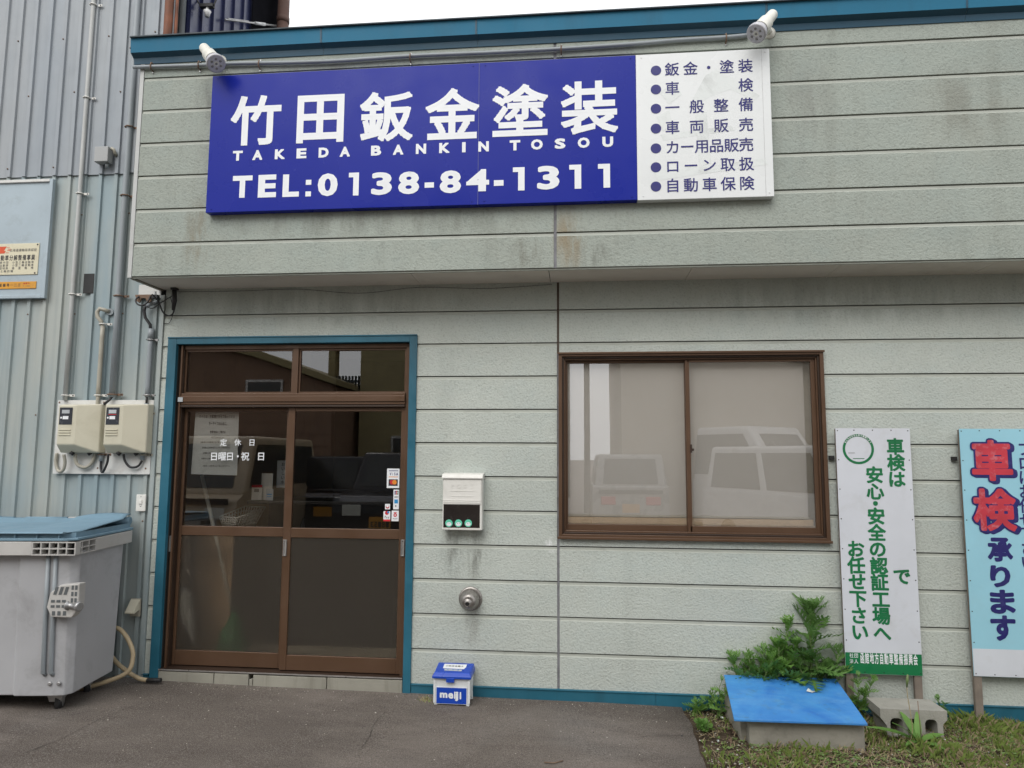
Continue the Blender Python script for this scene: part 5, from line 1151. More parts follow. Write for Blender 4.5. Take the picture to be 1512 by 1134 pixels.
# lid panel: front lip, rising in a wave to hinge humps
s_ = MB(); nu, nv = 44, 14; V = []
for j_ in range(nv + 1):
    for i_ in range(nu + 1):
        u = W_ - .05 + (1.30 + .055) * i_ / nu; v_ = -.088 + .68 * j_ / nv
        if i_ == nu and j_ < 2: u -= .05 * (2 - j_) / 2
        t2 = j_ / nv; h = 1.098 + .012 * t2
        s1 = (u + 1.3) / 1.3
        hump = max(0, math.sin(s1 * math.pi * 2.6 + .4)); h += .034 * hump ** .6 * (max(0, t2 - .12) / .88) ** 1.0 if True else 0
        if t2 > .88: h += .02
        V.append(B(u, v_, h))
s_.poly(V, 'binlid', True, [(j_ * (nu + 1) + i_, j_ * (nu + 1) + i_ + 1, (j_ + 1) * (nu + 1) + i_ + 1, (j_ + 1) * (nu + 1) + i_) for j_ in range(nv) for i_ in range(nu)])
o_ = s_.build('lid_panel', bn); md = o_.modifiers.new('solid', 'SOLIDIFY'); md.thickness = .006; md.offset = -1
for (u0, u1, m_) in ((-1.2, -.78, 'binlid'), (-.70, -.42, 'binlid'), (-.41, -.22, 'binrim'), (-.21, .01, 'binlid')):
    s_ = MB(); s_.tube([B(u0, .58, 1.110), B(u1, .58, 1.110)], .026, m_, 14); s_.build('hinge_tube', bn)
# handle bracket: ribbed casting with stub axle on the right front corner
s_ = MB(); hb = Vector((0, 0, 0))
cz_ = .70
out = [(-.10, .66), (-.07, .605), (.05, .600), (.085, .650), (.085, .800), (.02, .795), (-.03, .790), (-.085, .745)]
pf = [B(.0 + x - .02, -.072, z) for x, z in out]; pk = [B(.0 + x - .02, -.005, z) for x, z in out]; n_ = len(out)
s_.poly(pf + pk, 'binrim', False, [tuple(range(n_)), tuple(range(2 * n_ - 1, n_ - 1, -1))] + [(i, n_ + i, n_ + (i + 1) % n_, (i + 1) % n_) for i in range(n_)])
o_ = s_.build('lift_bracket', bn, bevel=.006)
s_ = MB()
def cell(u0, u1, z0_, z1_, sk=0): s_.poly([B(u0, -.0738, z0_), B(u1, -.0738, z0_), B(u1 + sk, -.0738, z1_), B(u0 + sk, -.0738, z1_)], 'clad_gap')
for k in range(3): cell(-.085 + k * .030, -.066 + k * .030, .735, .780, .012); cell(-.095 + k * .032, -.072 + k * .032, .690, .705); cell(-.095 + k * .032, -.072 + k * .032, .660, .675); cell(-.085 + k * .032, -.066 + k * .032, .615, .640)
for k in range(2):
    for q_ in range(3): cell(.020 + k * .021, .034 + k * .021, .690 + q_ * .037, .715 + q_ * .037)
tag(s_.build('cells', o_), kind='stuff')
s_ = MB(); s_.lathe([(0, .028), (.006, .028), (.007, .016), (.075, .016), (.076, .028), (.090, .028), (.094, .022)], B(.005, -.070, .672), (ub * 1.0 - vb * .35).normalized(), 'steel', 20); s_.build('stub_axle', bn)
# castors
for u, v_ in ((-.115, .10), (-1.15, .10), (-.115, .40), (-1.15, .40)):
    s_ = MB(); c_ = B(u, v_ + .02, .068); s_.lathe([(-.018, .045), (-.016, .062), (.016, .062), (.018, .045)], c_, ub * .9 + vb * .3, 'black', 20); o_ = s_.build('castor_wheel', bn)
    s_ = MB(); s_.lathe([(-.021, .02), (-.019, .036), (.019, .036), (.021, .02)], c_, ub * .9 + vb * .3, 'steel', 14); s_.build('wheel_hub', o_)
    s_ = MB(); s_.hexa([B(u - .035, v_ - .03, .075), B(u + .035, v_ - .03, .075), B(u + .035, v_ - .022, .075), B(u - .035, v_ - .022, .075), B(u - .05, v_ - .04, .129), B(u + .05, v_ - .04, .129), B(u + .05, v_ + .06, .129), B(u - .05, v_ + .06, .129)], 'steel'); s_.build('castor_fork', bn)
# faded numbers on the front
s_ = MB(); M['binfaint'] = worn('faded_print', (.47, .475, .485), .5); p = B(-.585, -.002, .66)
nrm = -vb
put_glyph(s_, 'N', 'binfaint', p, ub, UZ, nrm, (.0, .07, .10, .16), None, .05); put_glyph(s_, 'T', 'binfaint', p, ub, UZ, nrm, (.09, .14, .10, .16), None, .05)
put_glyph(s_, '3', 'binfaint', p, ub, UZ, nrm, (.02, .06, .0, .06), None, .05); put_glyph(s_, '2', 'binfaint', p, ub, UZ, nrm, (.08, .12, .0, .06), None, .05); s_.build_split('faded_letter', bn)

# hose
h_ = thing('hose', 'beige garden hose looping out behind the wheeled bin with a black end', 'hose', (-3.0, -.1, .03))
H = [at(160, 925, -.10), at(178, 930, -.12), at(192, 950, -.14), at(196, 972, -.16), at(183, 996, -.20)]; H = [Vector(p) for p in H] + [Vector((-3.10, -.28, .045)), Vector((-3.2, -.22, .045)), Vector((-3.3, -.1, .045))]
s_ = MB(); s_.tube(sm(H, 8), .0145, 'hose', 10)
H2 = [Vector((-3.10, -.05, .22)), at(172, 978, -.08), at(190, 993, -.10), at(206, 1002, -.11), at(218, 1004.5, -.11)]
s_.tube(sm(H2, 8), .0145, 'hose', 10); s_.build('hose_pipe', h_)
e0 = at(217, 1004.5, -.11); s_ = MB(); s_.tube([e0, e0 + Vector((.10, -.0, .004))], .015, 'black', 10); s_.build('hose_end', h_)

# ------------------------------------------------------------------ pit cover
cu = tag(MB().poly([], 'concrete', False, []).build('x') if False else bpy.data.objects.new('concrete_kerb_box', None), 'weathered concrete pit surround under the blue board', 'pit surround'); COL.objects.link(cu); cu.location = (1.38, -.35, -.03); POS[cu.name] = Vector((1.38, -.35, -.03))
s_ = MB(); s_.box(1.075, 1.69, -.565, -.50, -.08, .120, 'concrete'); s_.build('front_wall', cu, bevel=.006)
s_ = MB(); s_.poly([(1.075, -.499, -.08), (1.075, -.499, .12), (1.03, -.12, .17), (1.03, -.12, -.08)], 'concrete'); s_.box(1.04, 1.10, -.499, -.15, -.08, .118, 'concrete'); s_.build('side_wall', cu, bevel=.005)
s_ = MB(); s_.box(1.63, 1.69, -.499, -.15, -.08, .118, 'concrete'); s_.build('side_wall', cu, bevel=.005); s_ = MB(); s_.box(1.04, 1.69, -.149, -.09, -.08, .165, 'concrete'); s_.build('rear_wall', cu, bevel=.005)
bl = [at(1069, 997.5, -.085), at(1234, 1000.5, -.085), at(1281, 1064.5, -.615), at(1084, 1066, -.615)]
zb_ = (bl[0].z + bl[1].z) / 2; zf_ = (bl[2].z + bl[3].z) / 2
top = [Vector((bl[3].x, -.615, zf_ - .002)), Vector((bl[2].x, -.615, zf_ + .003)), Vector((bl[1].x, -.085, zb_)), Vector((bl[0].x, -.085, zb_))]
s_ = MB(); s_.hexa([p - Vector((0, 0, .012)) for p in top] + top, 'boardblue')
tag(s_.build('blue_board', bevel=.002), 'scuffed bright blue plywood board covering the concrete pit', 'board')
print('board z', zf_, zb_)

# concrete block lying flat, three cores toward the street
cb = thing('concrete_block', 'grey hollow concrete block lying flat right of the blue board', 'concrete block', (2.05, -.22, -.03))
x0, x1, yf, yb, z0, z1 = 1.862, 2.228, -.345, -.150, -.02, .134
cxs = [(x0 + .045, x0 + .105), (x0 + .140, x0 + .222), (x0 + .258, x0 + .328)]
cxs = [(1.915, 1.985), (2.010, 2.075), (2.105, 2.172)]
outl = [(x0 + .035, z0), (x0 + .035, z0 + .06), (x0 + .015, z0 + .085), (x0, z0 + .105), (x0, z1), (x1, z1), (x1, z0 + .115), (x1 - .025, z0 + .10), (x1 - .025, z0)]
import itertools
s_ = MB()
def arch(xa, xb):
    zt_ = z0 + .105; return [(xa, z0 + .012), (xa, zt_ - .022), (xa + .008, zt_ - .006), (xa + .022, zt_), (xb - .022, zt_), (xb - .008, zt_ - .006), (xb, zt_ - .022), (xb, z0 + .012)]
# solid pieces: top slab, webs, bottom rail
s_.prism([(x0, z0 + .105), (x0, z1), (x1, z1), (x1, z0 + .105)], 'y', yf, yb, 'blockconc')
webs = [(x0 + .035, cxs[0][0]), (cxs[0][1], cxs[1][0]), (cxs[1][1], cxs[2][0]), (cxs[2][1], x1 - .025)]
for wa, wb in webs: s_.box(wa, wb, yf, yb, z0, z0 + .105, 'blockconc')
for xa, xb in cxs:
    s_.box(xa, xb, yf, yb, z0, z0 + .012, 'blockconc')
    for sx_, xe in ((1, xa), (-1, xb)): s_.prism([(xe, z0 + .083), (xe + sx_ * .008, z0 + .099), (xe + sx_ * .022, z0 + .105), (xe, z0 + .105)], 'y', yf, yb, 'blockconc')
s_.prism([(x0 + .035, z0 + .06), (x0 + .012, z0 + .09), (x0, z0 + .105), (x0 + .035, z0 + .105)], 'y', yf, yb, 'blockconc'); s_.prism([(x1 - .025, z0 + .08), (x1 - .008, z0 + .098), (x1, z0 + .105), (x1 - .025, z0 + .105)], 'y', yf, yb, 'blockconc')
s_.build('block_body', cb)

# ------------------------------------------------------------------ weeds
def leaf_mesh(L, W, nl, spiky, curl, mat, seed):
    """a pinnate leaf along +X, lobes each side, drooping"""
    r_ = random.Random(seed); mb = MB(); n_ = nl
    def mid(t_): return Vector((L * t_ * (1 - .12 * curl * t_), 0, L * (.10 * t_ - curl * .45 * t_ * t_)))
    for i in range(n_):
        t0, t1 = i / n_, (i + 1) / n_; a_, b_ = mid(t0), mid(t1); wmid = W * math.sin(math.pi * min(1, (t0 + .12) * .92)) * (1 - .25 * t0)
        rib = W * .16 * (1 - t0 * .6)
        for sg in (1, -1):
            mb.poly([a_, b_, b_ + Vector((0, sg * rib * .9, .001)), a_ + Vector((0, sg * rib, .001))] if sg < 0 else [a_ + Vector((0, sg * rib, .001)), b_ + Vector((0, sg * rib * .9, .001)), b_, a_], mat)
            w_ = wmid * r_.uniform(.75, 1.15); fw = L / n_ * (1.1 if spiky else .7) * r_.uniform(.8, 1.4); up = w_ * r_.uniform(.05, .35)
            o1 = a_ + Vector((0, sg * rib, 0)); o2 = a_.lerp(b_, .60 if spiky else .80) + Vector((0, sg * rib, 0)); tip = a_.lerp(b_, .5) + Vector((fw, sg * w_, up))
            m1 = o1.lerp(tip, .55) + Vector((-fw * .12, sg * w_ * (.08 if spiky else .22), 0)); m2 = o2.lerp(tip, .5) + Vector((fw * .15, -sg * w_ * .02, 0))
            mb.poly([o1, m1, m2, o2] if sg < 0 else [o2, m2, m1, o1], mat); mb.poly([m1, tip, m2] if sg < 0 else [m2, tip, m1], mat)
            if spiky:
                s2 = m1 + Vector((-fw * .1, sg * w_ * .28, up * .3)); mb.poly([o1.lerp(m1, .5), s2, m1] if sg < 0 else [m1, s2, o1.lerp(m1, .5)], mat)
                s3 = m2 + Vector((fw * .55, sg * w_ * .12, 0)); mb.poly([m2, s3, m2.lerp(tip, .4)], mat)
    e = mid(1); mb.poly([mid(1 - 1 / n_) + Vector((0, -W * .1, 0)), e + Vector((L * .1, 0, -.004)), mid(1 - 1 / n_) + Vector((0, W * .1, 0))], mat)
    me = bpy.data.meshes.new('leaf'); me.from_pydata([tuple(v) for v in mb.v], [], mb.f); me.materials.append(M[mat]); me.update(); return me
TH = [leaf_mesh(1, .40, 7, True, c, 'leaf', s) for s, c in ((1, .5), (2, .9), (3, .2), (4, 1.2))]
MW = [leaf_mesh(1, .50, 4, False, c, 'leaf_lt', s) for s, c in ((11, .4), (12, .9), (13, .1), (14, 1.0))]
MD = [leaf_mesh(1, .42, 5, True, c, 'leaf_lt', s) for s, c in ((21, .4), (22, .8))]
def add_leaf(root, meshes, pos, az_, el_, L, rr, roll=0):
    o = bpy.data.objects.new('leaf', rr.choice(meshes)); COL.objects.link(o); o.parent = root
    m = Matrix.Translation(pos - Vector(POS[root.name])) @ Matrix.Rotation(az_, 4, 'Z') @ Matrix.Rotation(-el_, 4, 'Y') @ Matrix.Rotation(roll, 4, 'X') @ Matrix.Scale(L, 4)
    o.matrix_local = m; return o
def plant(name, lab, base, tips, meshes, Lr, per, seed, mat='stem', r0=.008, top=3, lo=.1, group=None):
    """stems from base to each tip, leaves spiralling up the stem"""
    rr = random.Random(seed); t_ = thing(name, lab, 'weed', base, group)
    s_ = MB()
    for tp_ in tips:
        b0 = Vector(base); tp_ = Vector(tp_); pts = [b0.lerp(tp_, k / 5) + Vector((.012 * math.sin(k * 1.3 + seed), 0, .0)) * (1 if 0 < k < 5 else 0) for k in range(6)]
        s_.tube(pts, [r0 * (1 - .13 * k) for k in range(6)], mat, 7)
        n_ = per; a0 = rr.uniform(0, 6)
        for k in range(n_):
            f_ = lo + (1 - lo) * k / n_; p = b0.lerp(tp_, f_); a_ = a0 + k * 2.4
            L = rr.uniform(*Lr) * 1.12 * (1.15 - .60 * f_)
            add_leaf(t_, meshes, p, a_, rr.uniform(.05, .6) + .5 * f_, L, rr, rr.uniform(-.5, .5))
        for k in range(top): add_leaf(t_, meshes, tp_, a0 + k * 6.28 / top, rr.uniform(.8, 1.3), rr.uniform(*Lr) * .5, rr)
    s_.build('stem', t_)
    return t_
plant('thistle', 'tall spiny thistle weed growing behind the blue board beside the green-lettered sign', (1.545, -.055, -.02), [tuple(at(1199, 903, -.07))], TH, (.20, .27), 24, 5, r0=.011, top=7, lo=.26)
plant('mugwort', 'bushy light green weed left of the thistle behind the blue board', (1.33, -.050, -.02), [tuple(at(1163, 925, -.09)), tuple(at(1175, 955, -.12)), tuple(at(1150, 955, -.10))], MW, (.12, .17), 13, 8, top=5, lo=.30)
plant('sprawling_weed', 'low sprawling spiny weed reaching left over the back of the blue board', (1.22, -.045, -.02), [tuple(at(1080, 972, -.06)), tuple(at(1107, 972, -.07)), tuple(at(1128, 962, -.07)), tuple(at(1140, 975, -.14)), tuple(at(1160, 985, -.13))], MD, (.11, .15), 11, 13, top=3, lo=.40)
plant('thistle_shoot', 'spiny weed shoots between the thistle and the green foot band', (1.66, -.045, -.02), [tuple(at(1222, 985, -.10)), tuple(at(1205, 978, -.12)), tuple(at(1238, 965, -.10)), tuple(at(1180, 985, -.12))], TH, (.12, .16), 8, 17, top=3, lo=.45)
plant('small_weed', 'young light green weed in front of the green sign between its legs', (1.80, -.12, -.02), [tuple(at(1268, 1000, -.13)), tuple(at(1290, 1003, -.13)), tuple(at(1280, 1020, -.13))], MD, (.06, .09), 9, 23, r0=.004, lo=.3)
plant('tuft_weed', 'small dark leafy weed right behind the concrete block', (2.30, -.10, -.02), [tuple(at(1385, 1033, -.10)), tuple(at(1393, 1040, -.10))], TH, (.05, .075), 8, 29, r0=.004, lo=.2)
plant('corner_weed', 'light green weed at the left front corner of the blue board', (.985, -.14, -.02), [tuple(at(1066, 1005, -.16)), tuple(at(1052, 1020, -.14)), tuple(at(1072, 1022, -.20))], MW, (.05, .07), 6, 31, r0=.004, lo=.15)
plant('edge_weed', 'low fern-like weed on bare soil at the asphalt edge', (.855, -.10, -.02), [(.86, -.11, .05), (.93, -.08, .06), (1.0, -.07, .05)], MD, (.05, .08), 8, 37, r0=.003, lo=.1)
plant('lone_weed', 'single small weed on the soil strip left of the concrete pit', (.86, -.40, -.02), [(.86, -.41, .03), (.84, -.38, .03)], MW, (.05, .075), 7, 41, r0=.003, lo=.1)
# plantain with brown seed stalk in front of the block
pt = thing('plantain', 'broad-leaved plantain with an upright seed stalk in front of the concrete block', 'weed', (2.02, -.45, -.02))
def broad(L, W, seed):
    mb = MB(); n_ = 7; V = []
    for k in range(n_ + 1):
        t_ = k / n_; w_ = W * math.sin(math.pi * (t_ * .92 + .04)) ** .8; V += [(L * t_, -w_, .12 * L * t_ - .3 * L * t_ ** 2 + .02 * L), (L * t_, 0, .12 * L * t_ - .3 * L * t_ ** 2), (L * t_, w_, .12 * L * t_ - .3 * L * t_ ** 2 + .02 * L)]
    mb.poly(V, 'leaf_lt', True, [(3 * k + j_, 3 * k + 3 + j_, 3 * k + 4 + j_, 3 * k + 1 + j_) for k in range(n_) for j_ in range(2)])
    me = bpy.data.meshes.new('leaf'); me.from_pydata([tuple(v) for v in mb.v], [], mb.f); me.materials.append(M['leaf_lt']); me.update(); return me
BR = [broad(1, .11, 1), broad(1, .16, 2)]
rr = random.Random(4)
for a_, e_, L in ((2.9, .35, .26), (2.0, 1.0, .17), (1.2, 1.2, .16), (.3, .35, .17), (5.2, .3, .15), (3.9, .3, .16), (3.3, .8, .18)): add_leaf(pt, BR, Vector((2.02, -.45, -.005)), a_, e_, L, rr)
s_ = MB(); tpp = at(1339, 1015, -.45); s_.tube(sm([(1.97, -.46, .0), (1.985, -.46, .08), (tpp.x, -.455, tpp.z - .05), tuple(tpp)]), .0022, 'straw', 6); s_.tube([tpp, tpp + Vector((.004, 0, .04)), tpp + Vector((.008, 0, .07))], [.003, .009, .004], 'stem', 8)
tq = at(1355, 1035, -.46); s_.tube([(2.03, -.46, .0), tuple(tq)], .0022, 'dryleaf', 6); s_.build('seed_stalk', pt)
# fallen leaf on the board
s_ = MB(); p = Vector((1.505, -.27, zb_ + (zf_ - zb_) * .37 + .004)); s_.poly([p + Vector((-.03, -.01, .004)), p + Vector((.0, -.02, .0)), p + Vector((.035, -.006, .006)), p + Vector((.01, .01, .0)), p + Vector((-.008, .03, .01))], 'ghost')
tag(s_.build('fallen_leaf'), 'small pale torn leaf lying on the blue board', 'leaf')
s_ = MB(); p = Vector((-.06, -1.02 + .25, gz(-.06, -.8) + .006)); q = gp(818, 1128); s_.tube([(q[0] - .05, q[1] + .0, gz(*q) + .006), (q[0], q[1] - .008, gz(*q) + .008), (q[0] + .045, q[1] + .03, gz(*q) + .006)], .003, 'dryleaf', 6)
tag(s_.build('twig'), 'thin brown twig lying on the asphalt at the bottom edge', 'twig')
q = gp(629, 1036); t_m = thing('moss_tuft', 'small dry yellowish moss tuft on the asphalt beside the milk box', 'moss', (q[0], q[1], 0))
s_ = MB(); rr = random.Random(8)
for k in range(70):
    a_ = rr.uniform(0, 6.28); d_ = abs(rr.gauss(0, .025)); x, y = q[0] + math.cos(a_) * d_ * 1.6, q[1] + math.sin(a_) * d_; z = gz(x, y); h = rr.uniform(.008, .03); dx, dy = rr.uniform(-.02, .02), rr.uniform(-.02, .02)
    s_.poly([(x - .0025, y, z), (x + .0025, y, z), (x + dx, y + dy, z + h)], 'straw' if k % 3 else 'grass')
s_.build('moss', t_m)

# ground cover, straw, pebbles
def scatter(name, mats_, n_, fn, kindf):
    mb = MB(); rr = random.Random(hash(name) % 1000 if False else len(name) * 7)
    for k in range(n_):
        x = rr.uniform(.80, 4.4); y = rr.uniform(-1.75, -.03)
        if 1.06 < x < 1.70 and -.57 < y < -.08: continue
        if x < edge_x(y) + .02: continue
        if not fn(x, y, rr): continue
        kindf(mb, x, y, soilz(x, y), rr)
    o = mb.build(name); tag(o, kind='stuff'); return o
def dens(x, y): return max(.02, min(1.3, .5 + 1.3 * noise.noise(Vector((x * 2.6, y * 3.2, 4))) + .5 * noise.noise(Vector((x * 8, y * 8, 6)))))
def f_grass(x, y, rr):
    d = dens(x, y); w_ = .05 + (.9 if x > 2.45 else .30 if x > 1.75 else .16 if x > 1.05 else .03) ; return rr.random() < w_ * (.35 + d) * (1.6 if y < -.85 and x > 2 else 1)
def blade(mb, x, y, z, rr):
    h = rr.uniform(.012, .045) * (.6 + dens(x, y)); a_ = rr.uniform(0, 6.28); w_ = rr.uniform(.0015, .0035); dx, dy = math.cos(a_), math.sin(a_); ln = rr.uniform(.2, 1.1) * h
    m_ = 'grass' if rr.random() < .8 else 'straw'
    mb.poly([(x - dy * w_, y + dx * w_, z - .004), (x + dy * w_, y - dx * w_, z - .004), (x + dx * ln * .4 + dy * w_ * .7, y + dy * ln * .4 - dx * w_ * .7, z + h * .7), (x + dx * ln, y + dy * ln, z + h), (x + dx * ln * .4 - dy * w_ * .7, y + dy * ln * .4 + dx * w_ * .7, z + h * .7)], m_)
def clover(mb, x, y, z, rr):
    h = rr.uniform(.006, .03); s0 = rr.uniform(.005, .012); a0 = rr.uniform(0, 6.28); m_ = 'clover' if rr.random() < .85 else 'dryleaf'
    for k in range(rr.choice((3, 3, 4))):
        a_ = a0 + k * 2.1; c, s = math.cos(a_), math.sin(a_); t_ = rr.uniform(-.3, .5) * s0
        mb.poly([(x, y, z + h), (x + c * s0 - s * s0 * .55, y + s * s0 + c * s0 * .55, z + h + t_), (x + c * s0 * 1.7, y + s * s0 * 1.7, z + h + t_ * .6), (x + c * s0 + s * s0 * .55, y + s * s0 - c * s0 * .55, z + h - t_ * .3)], m_)
def straw(mb, x, y, z, rr):
    L = rr.uniform(.015, .075); a_ = rr.gauss(.4, 1.0); c, s = math.cos(a_) * L, math.sin(a_) * L; w_ = rr.uniform(.0008, .0022); h = rr.uniform(.002, .018); h2 = rr.uniform(.002, .03)
    mb.poly([(x - s / L * w_, y + c / L * w_, z + h), (x + s / L * w_, y - c / L * w_, z + h), (x + c + s / L * w_, y + s - c / L * w_, z + h2), (x + c - s / L * w_, y + s + c / L * w_, z + h2)], 'straw' if rr.random() < .82 else 'dryleaf')
def peb(mb, x, y, z, rr):
    r_ = rr.uniform(.002, .008); V = [(x + math.cos(k * 1.26) * r_ * rr.uniform(.7, 1.2), y + math.sin(k * 1.26) * r_ * rr.uniform(.7, 1.2), z) for k in range(5)] + [(x + rr.uniform(-.3, .3) * r_, y, z + r_ * .8)]
    mb.poly(V, 'stone', False, [(k, (k + 1) % 5, 5) for k in range(5)])
def dleaf(mb, x, y, z, rr):
    s0 = rr.uniform(.008, .02); a_ = rr.uniform(0, 6.28); c, s = math.cos(a_) * s0, math.sin(a_) * s0; h = rr.uniform(.002, .012)
    mb.poly([(x - c, y - s, z + h), (x - s * .5, y + c * .5, z + h + .005), (x + c, y + s, z + h * .8), (x + s * .5, y - c * .5, z + h)], 'dryleaf' if rr.random() < .6 else 'ghost')
scatter('short_grass', 0, 52000, f_grass, blade)
scatter('ground_leaves', 0, 30000, lambda x, y, rr: rr.random() < .8 * (.10 + (.65 if x > 2.5 else .18 if x > 1.0 else .05)) * (.3 + 1.2 * dens(x + 5, y)), clover)
scatter('dry_straw', 0, 26000, lambda x, y, rr: rr.random() < (.60 if x > 1.02 else .20) * (1.1 - .6 * (x > 2.7)) * (.4 + dens(x - 3, y * 1.5)), straw)
scatter('pebbles', 0, 2600, lambda x, y, rr: True, peb)
scatter('dead_leaves', 0, 1500, lambda x, y, rr: rr.random() < .45, dleaf)
# grit on the asphalt
mb = MB(); rr = random.Random(99)
for k in range(420):
    x = rr.uniform(-3.0, .76); y = -abs(rr.gauss(0, .5)) - .03
    if rr.random() < .35: y = -.04 - abs(rr.gauss(0, .05))
    if y < -1.6 or x > edge_x(y) - .01: continue
    if -2.74 < x < -1.03 and y > -.04: continue
    r_ = rr.uniform(.0012, .0038) * (1.6 if rr.random() < .06 else 1); z = gz(x, y); V = [(x + math.cos(q * 1.26) * r_ * rr.uniform(.7, 1.3), y + math.sin(q * 1.26) * r_ * rr.uniform(.7, 1.3), z) for q in range(5)] + [(x, y, z + r_ * .9)]
    mb.poly(V, 'stone' if rr.random() < .65 else 'black', False, [(q, (q + 1) % 5, 5) for q in range(5)])
tag(mb.build('grit'), kind='stuff')

# ------------------------------------------------------------------ across the street: what the panes reflect
M['oppbeige'] = worn('beige_render_wall', (.42, .37, .30), .8, .06, .6, (.2, .17, .13), .25, .1, 20, 0, True)
M['oppbrown'] = worn('brown_siding_wall', (.24, .15, .10), .75, .1, .8, (.1, .06, .04), .3)
M['oppyellow'] = worn('yellow_mortar_wall', (.32, .27, .14), .8, .1, .7, (.12, .1, .06), .4, 0, 20, 0, True)
M['paintwhite'] = worn('white_car_paint', (.68, .68, .68), .25, .03, 1); M['paintblack'] = worn('black_car_paint', (.02, .02, .024), .2, .1, 1); M['paintbeige'] = worn('beige_car_paint', (.45, .36, .25), .35, .05, 1); M['paintsilver'] = worn('silver_car_paint', (.38, .38, .37), .3, .04, 1, metal=.3)
M['carwin'] = worn('car_window', (.03, .035, .035), .12, .1, 2)
def opp(name, lab, x0, x1, y, z1, m, depth=5, wins=(), roof=None):
    t_ = thing(name, lab, 'building', ((x0 + x1) / 2, y, 0)); s_ = MB(); s_.box(x0, x1, y - depth, y, -.1, z1, m); s_.build('wall', t_)
    s_ = MB(); s_.box(x0 - .15, x1 + .15, y - depth - .1, y + .2, z1 + .001, z1 + .16, 'roofdark'); s_.build('roof', t_)
    for (a_, b_, c_, d_) in wins:
        s_ = MB(); frame_ring(s_, a_, b_, c_, d_, .05, y - .02, y + .05, 'alu'); o_ = s_.build('window', t_); s_ = MB(); s_.box(a_ + .05, b_ - .05, y - .01, y + .02, c_ + .05, d_ - .05, 'carwin'); s_.build('pane', t_)
    if m == 'oppbrown':
        for k in range(int(z1 / .3)):
            s_ = MB(); s_.box(x0, x1, y + .001, y + .02, k * .3, k * .3 + .28, m); s_.build('siding_board', t_)
    return t_
opp('beige_building', 'beige rendered building across the street', 1.05, 9.0, -10.5, 7.5, 'oppbeige', 6, [(4.6, 5.8, 3.6, 4.8)])
bb = thing('brown_building', 'brown sided building with a falling roof line across the street', 'building', (-9, -9, 0))
s_ = MB(); s_.prism([(-15, -.1), (-15, 4.4), (-7.4, 3.78), (-6.6, 3.6), (-4.9, 3.0), (-4.9, -.1)], 'y', -14, -9, 'oppbrown'); s_.build('wall', bb)
s_ = MB(); s_.prism([(-15, 4.41), (-15, 4.55), (-7.35, 3.92), (-6.5, 3.73), (-4.8, 3.12), (-4.8, 3.0), (-6.6, 3.61), (-7.4, 3.79)], 'y', -14.1, -8.85, 'oppyellow'); s_.build('roof', bb)
for k in range(12):
    s_ = MB(); s_.box(-15, -4.9, -8.999, -8.985, k * .25, k * .25 + .235, 'oppbrown'); s_.build('siding_board', bb)
for (a_, b_, c_, d_) in ((-6.75, -5.95, 2.62, 3.12), (-5.35, -5.1, 2.6, 2.75), (-10, -8.6, 1.0, 2.2)):
    s_ = MB(); frame_ring(s_, a_, b_, c_, d_, .05, -8.984, -8.95, 'alu'); s_.build('window', bb); s_ = MB(); s_.box(a_ + .05, b_ - .05, -8.984, -8.96, c_ + .05, d_ - .05, 'carwin'); s_.build('pane', bb)
yb_ = opp('yellow_building', 'yellow mortar house across the street', -4.75, -.6, -10.3, 6.5, 'oppyellow', 6, [(-3.7, -2.4, 2.6, 3.6), (-4.0, -2.0, .8, 2.0)])
s_ = MB(); s_.box(-5.5, -5.35, -10.6, -10.3, 2.3, 6.0, 'oppyellow'); s_.box(-5.35, -4.75, -10.4, -10.3, 2.85, 2.9, 'roofdark'); s_.box(-5.35, -4.75, -10.4, -10.3, 3.2, 3.25, 'roofdark'); s_.box(-5.5, -4.75, -10.6, -10.3, 3.95, 4.6, 'oppyellow')
for k in range(8): s_.box(-5.33 + k * .075, -5.31 + k * .075, -10.4, -10.3, 2.9, 3.35, 'roofdark')
s_.build('balcony', yb_)
for i, (x, y, h) in enumerate(((.35, -15, 8.5), (-.3, -22, 8), (-.55, -30, 9))):
    s_ = MB(); s_.tube([(x, y, -.1), (x, y, h)], [.09, .07], 'concrete', 10); s_.box(x - .7, x + .7, y - .05, y + .05, h - .9, h - .8, 'steel'); tag(s_.build('utility_pole'), ('nearest', 'middle', 'farthest')[i] + ' concrete utility pole across the street', 'utility pole', 'utility poles across the street')
for i, (z, s0) in enumerate(((7.6, .4), (7.4, .55), (6.2, .3))):
    s_ = MB(); s_.tube(sm([(-22, -13, z + 1), (-8, -14, z - s0), (.35, -15, z), (-.3, -22, z)], 6), .018, 'cable', 5); tag(s_.build('power_line'), ('upper', 'middle', 'lower')[i] + ' power line across the street', 'wire')
